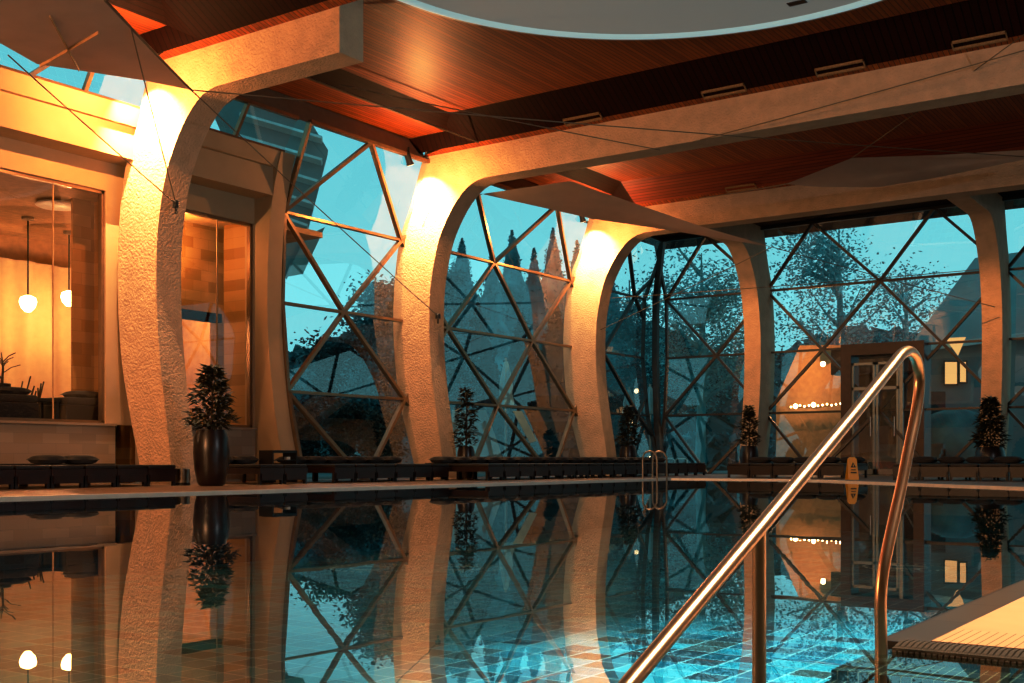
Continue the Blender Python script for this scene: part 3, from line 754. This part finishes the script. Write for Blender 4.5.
plant(g(628,-12.95), .20, .68, 1.62, .27, 'cone shaped shrub in a dark pot at the farthest left wall column', 800, ls=.12, taper=.8)
plant(onY(749,400,25.2)*Vector((1,1,0)) if False else Vector((onY(749,400,25.2).x,25.2,0)), .22, .68, 1.62, .25, 'narrow shrub in a dark pot before the end wall column by the glazed corner', 760, ls=.12, taper=.8)
plant(Vector((onY(990,400,25.0).x,25.0,0)), .30, .62, 1.66, .34, 'leaning shrub in a large pot before the end wall column right of the doorway', 950, ls=.15, taper=.75)
plant(Vector((-15.2, onX(2,390,-15.2).y, 1.27)), .12, .16, .62, .33, 'leafy plant standing inside the big window at the picture edge', 200, urn=False, ls=.14, taper=.3)
# dry reeds by the curtain
b = MB()
for k in range(9):
    q = onX(14+k*3.2, 398, -17); h = R.uniform(.25,.6)
    b.tube([Vector((q.x,q.y,.9)), Vector((q.x,q.y+R.uniform(-.05,.25),.9+h+.3))], .012, 5)
b.box(-17.2,-16.8,onX(10,398,-17).y,onX(46,398,-17).y,.0,.95)
tag(b.build('reed_planter', M['stem']), 'planter with bare upright reeds before the cream curtain', 'planter')

# ---------- small bin
p = onZ(182.5,484.5,0.0); p = onX(182.5,480,-12.75); p.z = 0
t = empty('waste_bin', p, 'small shiny metal bin between the nearest column and the urn', 'bin')
b = MB(); b.lathe([(.10,0),(.10,.23),(.085,.23),(.085,.02)], p, 24, cap=False); b.build('body', M['steel_dk'], t, True)
b = MB(); b.lathe([(.104,.0),(.104,.035),(.10,.04)], p, 24); b.build('base_ring', M['blackm'], t, True)

# ================= RAILS =================
hr = empty('handrail', (-.66,2.16,-.028), 'polished steel handrail bent over the pool steps in the foreground', 'handrail')
YZ = [(2.16,-.03),(2.157,.03),(2.155,.09),(2.17,.14),(2.21,.2),(2.28,.29),(2.335,.37),(2.385,.44),(2.41,.49),(2.412,.525),(2.39,.555),(2.345,.567),(2.29,.558),(2.23,.532)]
pts = [(-.66,y,z) for y, z in smooth_line(YZ, 4)]
pts += [(-.66,y,z) for y, z in [(2.0,.43),(1.58,.25),(1.207,.093),(.95,-.02),(.75,-.11),(.6,-.2)]]
MB().tube(pts, .0112, 20).build('rail', M['steel'], hr, True)
MB().tube([(-.66,1.58,.245),(-.66,1.58,-.22)], .0100, 18).build('post', M['steel'], hr, True)
MB().lathe([(.026,0),(.026,.006),(.014,.010)], (-.66,2.16,-.028), 20).build('flange', M['steel'], hr, True)
# pool ladder far away
lb = onD(655,479,21.0); lb = Vector((-9.8, onX(655,479,-9.8).y, 0))
t = empty('pool_ladder', lb, 'small steel pool ladder with two looped grab rails at the far pool edge', 'ladder')
for s_ in (-1,1):
    yy = lb.y+s_*.19; P = []
    xs = [(.14,-.5),(.14,.30),(.12,.42),(.05,.5),(-.06,.5),(-.14,.42),(-.15,.2),(-.12,.12),(-.04,.06),(.10,.08)]
    P = [(lb.x+u, yy, v) for u, v in smooth_line(xs[:7], 3)]+[(lb.x-.15,yy,0.0)]
    MB().tube(P, .018, 8).build('grab_rail', M['steel_dk'], t, True)
for k in range(2): MB().box(lb.x+.12,lb.x+.18,lb.y-.19,lb.y+.19,-.16-k*.2,-.14-k*.2).build('tread', M['steel_dk'], t)
# wet floor sign
p = onD(852,479.5,20.3); p.z = 0
rot = math.radians(20)
p.z = 0
t = empty('wet_floor_sign', p, 'yellow folding caution sign on the far pool edge', 'sign')
def signface(sg):
    b = MB(); P = lambda x, h: p+Vector((x*math.cos(YAW), x*math.sin(YAW), 0))+Vector((math.sin(YAW), -math.cos(YAW), 0))*(sg*(.10*(1-h/.42)+.008))+Vector((0,0,h))
    b.poly([P(-.095,0),(P(.095,0)),P(.075,.37),P(.045,.40),P(-.045,.40),P(-.075,.37)], [(0,1,2,3,4,5)]); return b, P
for sg in (1,-1):
    b, P = signface(sg); o = b.build('panel', M['yellow'], t); m = o.modifiers.new('t','SOLIDIFY'); m.thickness = .01
b, P = signface(1); b.b.clear(); fwd = Vector((math.sin(YAW), -math.cos(YAW), 0))*.022
b.poly([P(-.045,.22)+fwd,P(.045,.22)+fwd,P(0,.31)+fwd], [(0,1,2)]); b.poly([P(-.05,.12)+fwd,P(.05,.12)+fwd,P(.05,.14)+fwd,P(-.05,.14)+fwd], [(0,1,2,3)]); b.poly([P(-.04,.17)+fwd,P(.04,.17)+fwd,P(.04,.185)+fwd,P(-.04,.185)+fwd], [(0,1,2,3)])
b.build('warning_print', M['black'], t)
b, P = signface(1); b.b.clear(); b.poly([P(-.012,.235)+fwd*1.3,P(.012,.235)+fwd*1.3,P(0,.29)+fwd*1.3], [(0,1,2)]); b.build('symbol', M['yellow'], t)

# round jets plate on the pool floor
for q, lb_ in ((onZ(372,568,-.79),'left of the two rings of small jets on the pool floor'), (onZ(462,568,-.79),'right of the two rings of small jets on the pool floor'), (onZ(905,567,-.79),'ring of small jets on the pool floor right of the steel handrail')):
    b = MB(); rr = .42
    for k in range(28):
        a = k*2*math.pi/28; b.lathe([(.02,0),(.02,.008)], (q.x+rr*math.cos(a), q.y+rr*math.sin(a), -.795), 6)
    b.lathe([(rr*.55,0),(rr*.55,.01),(rr*.5,.01),(rr*.5,0)], (q.x,q.y,-.795), 32, cap=False)
    tag(b.build('jet_ring', M['white']), lb_, 'pool fitting', 'rings of jets on the pool floor')

# ================= DOOR =================
dx0, dx1 = onY(843,348,26.8).x, onY(926,348,26.8).x; Yd = 26.72
d = empty('door_1', ((dx0+dx1)/2, Yd, 0), kind='structure')
b = MB(); b.box(dx0,dx0+.24,Yd-.08,Yd+.5,0,2.80); b.box(dx1-.24,dx1,Yd-.08,Yd+.5,0,2.80); b.box(dx0,dx1,Yd-.08,Yd+.5,2.80,3.06); b.build('portal', M['doorframe'], d)
W = dx1-dx0-.48; xa = dx0+.24
def leaf(x0, x1, y, name):
    b = MB()
    for u0,u1,z0,z1 in ((x0,x0+.05,.02,2.62),(x1-.05,x1,.02,2.62),(x0,x1,.02,.14),(x0,x1,2.56,2.62),(x0,x1,1.98,2.05)): b.box(u0,u1,y-.03,y+.03,z0,z1)
    o = b.build(name, M['alu'], d)
    b = MB(); b.face([(x0,y,.1),(x1,y,.1),(x1,y,2.6),(x0,y,2.6)]); g_ = b.build('glass', M['glass_door'], o); g_.data.transform(Matrix.Translation(-Vector(d.location)))
    b = MB(); b.tube([(x1-.08,y-.08,.9),(x1-.08,y-.08,1.35)], .015, 8); h_ = b.build('handle', M['steel'], o); h_.data.transform(Matrix.Translation(-Vector(d.location)))
leaf(xa, xa+W*.38, Yd, 'leaf'); leaf(xa+W*.38+.03, xa+W*.76, Yd, 'leaf')
b = MB(); b.box(xa+W*.76+.02,xa+W*.76+.10,Yd-.04,Yd+.04,0,2.8); b.build('post', M['alu'], d)
# outside steps and dark lobby behind the door
b = MB()
for k in range(6): b.box(dx0-.1,dx1-.3,28.6+.17*k,29.7,-.1,.10+.13*k)
tag(b.build('garden_stairs', M['terrace']), 'dark flight of steps seen through the glass doors', 'stairs')
b = MB(); xl, xr = onY(846,400,31).x, onY(926,400,31).x; b.box(xl,xr,29.8,30.2,2.6,3.25); b.box(xl,xr,31,31.2,0,3.25)
tag(b.build('entrance_porch', M['blackm']), 'dark porch behind the brown door portal', 'porch')
# outside stair rail
q0 = onY(895,478,28.2); 
t = empty('stair_rail', (q0.x,28.2,0), 'thin bright stair rail outside right of the glass doors', 'rail')
a_, c_ = onY(898,452,28.2), onY(916,419,28.2)
MB().tube([(a_.x,28.2,0),(a_.x,28.2,a_.z+.02),(c_.x,28.2,c_.z)], .02, 8).build('top_rail', M['steel'], t, True)
MB().tube([(a_.x,28.2,a_.z-.35),(c_.x,28.2,c_.z-.35)], .012, 8).build('lower_rail', M['steel'], t, True)
MB().tube([(c_.x,28.2,c_.z),(c_.x,28.2,0)], .018, 8).build('post', M['steel'], t, True)

# ================= OUTSIDE =================
b = MB(); b.box(-160,-14.7,-40,27.1,-.25,-.12); b.box(-160,60,27.1,170,-.25,-.12); struct(b.build('ground', M['lawn'])).name = 'floor_lawn'
b = MB(); b.box(-22,-14.5,15.5,40,-.12,-.05); b.box(-14.5,8,27.2,36,-.12,-.05); struct(b.build('ground', M['terrace'])).name = 'floor_terrace'
# hills
def hill(pts, label, mat):
    """pts: (px, top py, depth)"""
    b = MB(); rows = 9; n_ = len(pts); vs = []
    for j in range(rows+1):
        for (px, py, D) in pts:
            f = j/rows; p = onD(px, py, D); q = onD(px, py, D*.72)
            x = q.x+(p.x-q.x)*f; y = q.y+(p.y-q.y)*f; z = -.3+(p.z+.3)*(f**.8)
            k = .035*D if 0 < j else 0
            vs.append((x+R.uniform(-1,1)*k*.4, y+R.uniform(-1,1)*k*.4, z+R.uniform(-.5,.35)*k*.45))
    b.poly(vs, [(j*n_+i, j*n_+i+1, (j+1)*n_+i+1, (j+1)*n_+i) for j in range(rows) for i in range(n_-1)])
    return b
def ridge(tops, D, step=3):
    out = []
    for (x0,y0),(x1,y1) in zip(tops, tops[1:]):
        k = max(1, int(abs(x1-x0)/step))
        for i in range(k): out.append((x0+(x1-x0)*i/k, y0+(y1-y0)*i/k, D))
    out.append((*tops[-1], D)); return out
tag(hill(ridge([(-150,330),(200,330),(290,350),(340,340),(420,300),(480,300),(540,280),(600,290),(640,330),(700,360),(760,355),(850,330),(930,330),(1100,300)], 110), '', 0).build('wooded_hill', M['hill']), 'far wooded hillside seen dimly through the glazing', 'hill')
tag(hill(ridge([(560,360),(600,330),(650,322),(672,332),(690,345),(720,372),(745,398),(770,420)], 70), '', 0).build('wooded_hill', M['teal_dk']), 'darker wooded slope falling to the right behind the glazed corner', 'hill')
# trees
def tree(px, D, top, crown_w, n_, mat, label, kind='round', bare=.0, ls=.5):
    ls *= .48 if kind != 'conifer' else .7; n_ = int(n_*(4.6 if kind != 'conifer' else 2.2)); crown_w *= 3.0 if kind == 'conifer' else 1.1; base = onD(px, 470, D); base.z = -.12; topz = onD(px, top, D).z; w = crown_w/F*D
    t = empty('tree', base, label, 'tree', 'trees outside the glazing')
    b = MB(); b.tube([base, base+Vector((.1,0,topz*.5)), base+Vector((0,.1,topz*.93))], .1, 7, radii=[.018*topz+.05,.012*topz+.03,.02])
    br = []
    if kind != 'conifer':
        for k in range(26):
            h = R.uniform(.22,.85)*topz; a = R.uniform(0,6.28); L = w*.5*R.uniform(.5,1.0)*(1.15-h/topz*.6)
            p0 = base+Vector((0,0,h)); p1 = p0+Vector((math.cos(a)*L*.55, math.sin(a)*L*.55, L*.35)); p2 = p0+Vector((math.cos(a)*L, math.sin(a)*L, L*R.uniform(.2,.8)))
            b.tube([p0,p1,p2], .05, 5, radii=[.05+.004*topz,.035,.012]); br += [p1,p2,p1.lerp(p2,.5),p0.lerp(p1,.7)]
    b.build('trunk', mat if kind != 'conifer' else M['teal_dk'], t)
    b = MB()
    if kind == 'conifer':
        pr = []
        for k in range(13): f = k/12; pr.append((max(.02, w*.36*(1-f)**.8*(1 if k % 2 else .78)), topz*(.06+.92*f)))
        b.lathe(pr, base, 9)
    for _ in range(n_):
        if kind == 'conifer':
            h = R.uniform(.08,1); rr = w*.5*(1-h)**.85*(.6+.4*((h*11)%1))*math.sqrt(R.random()); a = R.uniform(0,6.28)
            c = base+Vector((math.cos(a)*rr, math.sin(a)*rr, h*topz)); s_ = ls*(.5+.6*(1-h))
        else:
            q = R.choice(br); sp = w*.09; c = q+Vector((R.gauss(0,sp), R.gauss(0,sp), R.gauss(0,sp*.8)))
            if c.z > topz: continue
            s_ = ls
        a = Vector((R.uniform(-1,1),R.uniform(-1,1),R.uniform(-.6,.6))).normalized()*s_*R.uniform(.5,1.1)
        e_ = a.cross(Vector((R.uniform(-1,1),R.uniform(-1,1),R.uniform(-1,1)))).normalized()*s_*R.uniform(.25,.5)
        b.poly([c-a*.5, c+e_*.5, c+a*.5, c-e_*.5], [(0,1,2,3)])
    b.build('foliage', mat, t, recalc=False)
tree(392, 42, 268, 95, 2600, M['tealtree'], 'bushy tree outside right beside the middle column', ls=.55)
tree(352, 48, 325, 105, 2200, M['teal_dk'], 'broad dark tree low in the first glazed bay', ls=.6)
tree(438, 40, 250, 70, 1500, M['tealtree'], 'bushy tree behind the middle column', ls=.5)
for q, (px, D, tp, w) in enumerate([(462,60,236,44),(492,55,248,38),(512,64,228,44),(534,58,246,36),(553,66,226,42),(577,60,238,40),(604,62,240,44),(478,46,300,40),(522,48,310,40),(556,47,300,40)]):
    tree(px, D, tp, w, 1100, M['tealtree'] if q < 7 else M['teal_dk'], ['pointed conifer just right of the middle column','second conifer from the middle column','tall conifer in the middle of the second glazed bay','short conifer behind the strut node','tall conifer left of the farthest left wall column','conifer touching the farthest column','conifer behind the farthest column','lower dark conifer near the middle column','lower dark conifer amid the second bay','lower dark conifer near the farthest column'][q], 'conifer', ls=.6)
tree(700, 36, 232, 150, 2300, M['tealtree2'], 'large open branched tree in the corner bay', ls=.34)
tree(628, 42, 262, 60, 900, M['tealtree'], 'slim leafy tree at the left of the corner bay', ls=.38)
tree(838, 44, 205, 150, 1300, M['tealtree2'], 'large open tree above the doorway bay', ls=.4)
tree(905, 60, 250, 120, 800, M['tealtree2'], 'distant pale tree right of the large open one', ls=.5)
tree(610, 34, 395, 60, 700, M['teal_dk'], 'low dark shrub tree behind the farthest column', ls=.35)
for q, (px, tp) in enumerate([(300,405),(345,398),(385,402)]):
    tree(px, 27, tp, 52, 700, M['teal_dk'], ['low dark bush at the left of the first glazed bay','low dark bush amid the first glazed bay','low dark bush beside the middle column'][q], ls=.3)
# hedge strips / pale flowers on the terrace edge
b = MB()
for _ in range(2600):
    px = R.uniform(590, 770); D = R.uniform(46, 52); c = onD(px, 470, D); c.z = R.uniform(-.1, 1.35)
    a = Vector((R.uniform(-1,1),R.uniform(-1,1),R.uniform(-1,1))).normalized()*.3; e_ = a.cross(Vector((R.random(),R.random(),R.random()))).normalized()*.15
    b.poly([c-a, c+e_, c+a, c-e_], [(0,1,2,3)])
tag(b.build('hedge', M['tealtree'], recalc=False), 'low hedge along the terrace behind the glazed corner', 'hedge')
# closed parasols
def parasol(px, D, top, bot, label):
    p = onD(px, bot, D); zt = onD(px, top, D).z
    t = empty('closed_parasol', (p.x,p.y,-.05), label, 'parasol', 'closed parasols on the terrace')
    c = Vector((p.x,p.y,0)); zb_ = max(p.z,.5); h = zt-zb_
    MB().tube([(p.x,p.y,-.05),(p.x,p.y,zt+.05)], .03, 8).build('pole', M['steel_dk'], t)
    b = MB(); K = 16; prof = [(.17,0),(.20,.12),(.15,.3),(.17,.45),(.12,.7),(.05,.95),(.01,1)]; vs = []
    for r_, f in prof:
        for k in range(K): rr = r_*(1 if k % 2 else .72); vs.append((p.x+rr*math.cos(k*2*math.pi/K), p.y+rr*math.sin(k*2*math.pi/K), zb_+f*h))
    b.poly(vs, [(i*K+k, i*K+(k+1)%K, (i+1)*K+(k+1)%K, (i+1)*K+k) for i in range(len(prof)-1) for k in range(K)]); b.build('folded_canopy', M['canvas'], t, True)
    MB().lathe([(.3,-.05),(.3,.02),(.04,.04)], c, 16).build('base', M['teal_dk'], t, True)
parasol(506, 27, 360, 408, 'closed white parasol in the second glazed bay')
parasol(629, 31, 389, 415, 'closed white parasol left of the corner post')
parasol(650, 31, 386, 414, 'closed white parasol right of the corner post')
# outdoor chairs (white arm frames)
def ochair(px, D, label):
    p = onD(px, 476, D); p.z = -.05; rz = R.uniform(-.3,.3)-.6
    t = empty('garden_chair', p, label, 'chair', 'white garden chairs on the terrace')
    f = lambda x, y, z: p+Matrix.Rotation(rz,3,'Z')@Vector((x,y,z))
    for s_ in (-.24,.24):
        MB().tube([f(s_,-.22,0),f(s_,-.22,.40),f(s_,-.15,.44),f(s_,.15,.44),f(s_,.22,.40),f(s_,.24,0)], .022, 6).build('arm_frame', M['canvas'], t, True)
    b = MB(); b.poly([f(-.23,-.22,.25),f(.23,-.22,.25),f(.23,.18,.25),f(-.23,.18,.25),f(-.23,-.22,.28),f(.23,-.22,.28),f(.23,.18,.28),f(-.23,.18,.28)], [(3,2,1,0),(4,5,6,7),(0,1,5,4),(1,2,6,5),(2,3,7,6),(3,0,4,7)]); b.build('seat', M['teal_dk'], t)
    b = MB(); b.poly([f(-.23,.18,.28),f(.23,.18,.28),f(.23,.26,.64),f(-.23,.26,.64),f(-.23,.21,.28),f(.23,.21,.28),f(.23,.29,.64),f(-.23,.29,.64)], [(0,1,2,3),(7,6,5,4),(0,4,5,1),(1,5,6,2),(2,6,7,3),(3,7,4,0)]); b.build('backrest', M['teal_dk'], t)
for q, (px, D) in enumerate([(508,27),(533,28.5),(556,30),(640,32),(664,33),(676,34)]):
    ochair(px, D, ['white framed garden chair leftmost in the second glazed bay','white framed garden chair in the middle of the second glazed bay','white framed garden chair beside the farthest left wall column','white framed garden chair left of the corner post','white framed garden chair right of the corner post','white framed garden chair farthest right of the corner post'][q])
# flat pale panels outside the second bay
def screen(pts, D, label):
    P = [onD(px, py, D) for px, py in pts]; b = MB(); b.poly(P+[p+Vector((-.03,.03,0)) for p in P], [tuple(range(len(P))), tuple(range(len(P),2*len(P)))[::-1]]+[(i,(i+1)%len(P),len(P)+(i+1)%len(P),len(P)+i) for i in range(len(P))])
    return tag(b.build('pale_panel', M['canvas']), label, 'screen', 'pale flat panels on the terrace')
screen([(452,410),(486,410),(503,458),(502,474),(474,474),(452,455)], 25, 'pale flat panel right of the middle column')
screen([(513,411),(522,411),(537,441),(530,443)], 24, 'slim pale flat panel beside the garden chairs')
# neighbouring wing seen high in the first bay
def quad_wall(b, pts, D0, D1=None):
    P = [onD(px, py, D0 if D1 is None else D) for (px, py), D in zip(pts, D1 or [D0]*len(pts))]; b.poly(P, [tuple(range(len(P)))]); return P
wg = empty('neighbouring_wing', onD(300,470,26)*Vector((1,1,0)), 'slanted grey glazed wing seen at the top left of the first glazed bay', 'building')
P = [onD(190,60,26), onD(300,104,26), onD(328,150,26), onD(306,235,26), onD(286,277,26)]
b = MB(); b.poly([q for q in P]+[q+Vector((-.3,.3,0)) for q in P], [tuple(range(5)), tuple(range(5,10))[::-1]]+[(i,(i+1)%5,5+(i+1)%5,5+i) for i in range(5)]); b.build('wall', M['facadeout'], wg)
b = MB(); b.poly([onD(306,236,25.7), onD(325,227,25.7), onD(303,274,25.7), onD(286,277,25.7)], [(0,1,2,3)]); b.build('side_wall', M['roofout'], wg)
for k in range(6):
    y = 112+k*22; MB().bar(onD(240,y-18,25.8), onD(min(322,327-(y-150)*.27),y+6,25.8), .07, .2).build('ledge', M['canvas'], wg)
# building behind the end wall on the right
bl = empty('guest_house', onD(950,474,34)*Vector((1,1,0)), 'grey guest house with sloping roof and lit windows right of the doorway', 'building')
b = MB(); quad_wall(b, [(926,478),(926,345),(1100,325),(1100,478)], 34); b.build('wall', M['facadeout'], bl)
b = MB(); P_ = [onD(905,352,33.6), onD(975,258,36.5), onD(1110,240,36.5), onD(1110,322,33.4)]; b.poly(P_, [(0,1,2,3)]); b.build('roof', M['roofout'], bl)
b = MB(); quad_wall(b, [(924,345),(1100,323),(1100,329),(924,351)], 33.5); b.build('eaves', M['canvas'], bl)
for (x0, y0, x1, y1, mt) in [(945,362,957,384,'litwin'),(960,362,966,382,'litwin'),(931,393,944,413,'teal_dk'),(930,420,944,462,'glass_door')]:
    fr_ = MB(); quad_wall(fr_, [(x0-1.5,y1+1.5),(x0-1.5,y0-1.5),(x1+1.5,y0-1.5),(x1+1.5,y1+1.5)], 33.9); fo = fr_.build('window_frame', M['teal_dk'], bl)
    g_ = MB(); quad_wall(g_, [(x0,y1),(x0,y0),(x1,y0),(x1,y1)], 33.8); go = g_.build('window_pane', M[mt], fo); go.data.transform(Matrix.Translation(-Vector(bl.location)))
b = MB(); P_ = [onD(942,338,34.0), onD(965,338,34.0), onD(962,352,33.4), onD(948,352,33.4)]; b.poly([onD(945,338,33.3),onD(966,337,33.3),onD(958,356,33.3)], [(0,1,2)]); b.build('skylight', M['litwin'], bl)
b = MB(); q = onD(955,470,31); b.lathe([(1.15,0),(1.15,.9),(1.0,1.35),(.7,1.65),(.3,1.8),(.01,1.83)], (q.x,q.y,-.1), 24); tag(b.build('round_shrub', M['tealtree'], smooth=True), 'round clipped shrub outside right of the doorway', 'shrub')
# wall and lamp added to imitate a lit column reflected in the end glazing
pv = empty('glow_reflection_wall', onD(812,478,33)*Vector((1,1,0)), 'made-up wall imitating a lamp glow reflected in the glazing left of the doorway', 'building')
b = MB(); P_ = [onD(776,476,33), onD(776,400,33), onD(800,345,33), onD(846,345,33), onD(846,476,33)]; b.poly(P_+[q+Vector((-.2,.5,0)) for q in P_], [(0,1,2,3,4),(9,8,7,6,5)]+[(i,(i+1)%5,5+(i+1)%5,5+i) for i in range(5)]); b.build('wall', M['warmwall'], pv)
lp = onD(823,364,32.3)
b = MB(); b.lathe([(.02,.07),(.06,.05),(.07,0),(.06,-.05),(.02,-.07)], lp, 16); b.build('reflected_lamp', M['globe'], pv, True)
lamp('POINT', onD(821,368,31.9), 75, WARM, .1)  # added point light for the imitated reflection
t = empty('reflected_lights', onD(815,406,32.6), 'row of small bulbs imitating reflected chandelier lights left of the doorway', 'lights')  # bulbs added to imitate chandelier lights mirrored in the glass
MB().tube([onD(790,407,32.6), onD(815,408,32.6), onD(842,404,32.6)], .01, 5).build('wire', M['blackm'], t)
for k in range(12):
    px = 791+k*4.5; py = 407-.6*(k%3)-.2*k; q = onD(px, py, 32.6); rr = .075 if k in (1,5) else .03
    MB().lathe([(.003,-rr),(rr*.75,-rr*.6),(rr,0),(rr*.75,rr*.6),(.003,rr)], q, 10).build('bulb', M['globe'], t, True)

# ================= UNSEEN SIDES OF THE HALL =================
b = MB(); b.box(8.01,8.2,-6,27.6,-.1,6.7); struct(b.build('wall_right', M['plaster2']))
b = MB(); b.box(-14.6,8.2,-6.2,-6,-.8,6.7); struct(b.build('wall_back', M['plaster2']))
b = MB(); b.box(-14.6,-14.4,-6,-1.6,-.8,6.7); struct(b.build('wall_left', M['plaster2']))

# ================= LIGHT =================
lamp('AREA', (-9.5,-3.5,3.6), 1000, (1,.50,.22), 2.5, (-12.5,14,3.6))  # added warm fill from the unseen near end of the hall
lamp('SPOT', (1.6,5.2,5.6), 2600, (1,.72,.45), .15, (0.6,3.6,0), 70, .6)
lamp('SPOT', (6.5,9.0,4.5), 1100, (.75,.85,.9), 3, (-10,14,2.5), 120, 1)  # added unseen cool fill for the pool-side column faces
lamp('SPOT', (5.5,1.5,.9), 120, (1,.74,.5), 3, (-4,18,5.6), 80, 1)  # added low fill for the sails and beams, no lamp stands here
lamp('SPOT', (-3.2,5.5,6.2), 8500, (.80,.93,.95), .2, (-2.0,6.0,-.8), 44, 1)  # added unseen spot brightening the near pool floor
lamp('AREA', (-.75,5.2,-.35), 60, (.55,.95,1), .5, (-5,6.2,-.85))
lamp('AREA', (-.75,8.2,-.35), 30, (.55,.95,1), .5, (-5,8.2,-.85))

for X in EX: lamp('SPOT', (X+.15, FY[4]+TH+.25, 5.1), 330, WARM, .05, (X+.2, 26.1, 2.6), 75, 1)
lamp('POINT', (-15.1,12.3,3.9), 40, (1,.6,.25), .1)  # added point brightening the ochre stone behind the second inside window
w = bpy.data.worlds.new('dusk_sky'); bpy.context.scene.world = w; w.use_nodes = True
n = w.node_tree.nodes; l = w.node_tree.links; n.clear()
o_ = n.new('ShaderNodeOutputWorld'); bg = n.new('ShaderNodeBackground'); tc = n.new('ShaderNodeTexCoord'); se = n.new('ShaderNodeSeparateXYZ')
l.new(tc.outputs['Generated'], se.inputs[0])
ns = N(n, 'ShaderNodeTexNoise', Scale=2.5, Detail=5.0); mp = n.new('ShaderNodeMapping'); mp.inputs['Scale'].default_value = (1,1,3); l.new(tc.outputs['Generated'], mp.inputs[0]); l.new(mp.outputs[0], ns.inputs['Vector'])
ad = N(n, 'ShaderNodeMath', operation='MULTIPLY_ADD'); ad.inputs[1].default_value = .12; l.new(ns.outputs['Fac'], ad.inputs[0]); l.new(se.outputs[2], ad.inputs[2])
rp = ramp(n, [(0,(.15,.40,.44)), (.16,(.19,.50,.54)), (.4,(.13,.42,.47)), (1,(.05,.20,.24))]); l.new(ad.outputs[0], rp.inputs[0])
l.new(rp.outputs[0], bg.inputs[0]); bg.inputs[1].default_value = 1.5; l.new(bg.outputs[0], o_.inputs[0])

# ================= CAMERA =================
cam = bpy.data.cameras.new('camera'); co = bpy.data.objects.new('camera', cam); C.objects.link(co)
cam.sensor_fit = 'HORIZONTAL'; cam.sensor_width = 36; cam.lens = F/1024*36
cam.shift_y = (HZ-341.5)/1024; cam.clip_start = .02; cam.clip_end = 600
co.location = (0,0,CH); co.rotation_euler = (math.radians(90), 0, YAW)
bpy.context.scene.camera = co

# ---------- scale the survey units to metres
done = set()
for o in list(bpy.data.objects):
    o.location = o.location*S
    if o.type == 'MESH' and o.data.name not in done:
        done.add(o.data.name); o.data.transform(Matrix.Scale(S, 4))
    for m_ in o.modifiers:
        if m_.type == 'SOLIDIFY': m_.thickness *= S
    if o.type == 'LIGHT' and o.data.name not in done:
        done.add(o.data.name); o.data.energy *= S*S
        if o.data.type == 'AREA': o.data.size *= S; o.data.size_y *= S
        else: o.data.shadow_soft_size *= S

sc = bpy.context.scene
sc.view_settings.view_transform = 'Standard'; sc.view_settings.look = 'None'
vs_ = sc.view_settings; vs_.exposure = .12; vs_.use_curve_mapping = True
cv = vs_.curve_mapping.curves[3]; cv.points.new(.22, .155); cv.points.new(.62, .655); vs_.curve_mapping.update()
sc.cycles.use_denoising = True
sc.cycles.max_bounces = 8; sc.cycles.transparent_max_bounces = 16; sc.cycles.glossy_bounces = 5; sc.cycles.diffuse_bounces = 3
sc.cycles.sample_clamp_indirect = 4
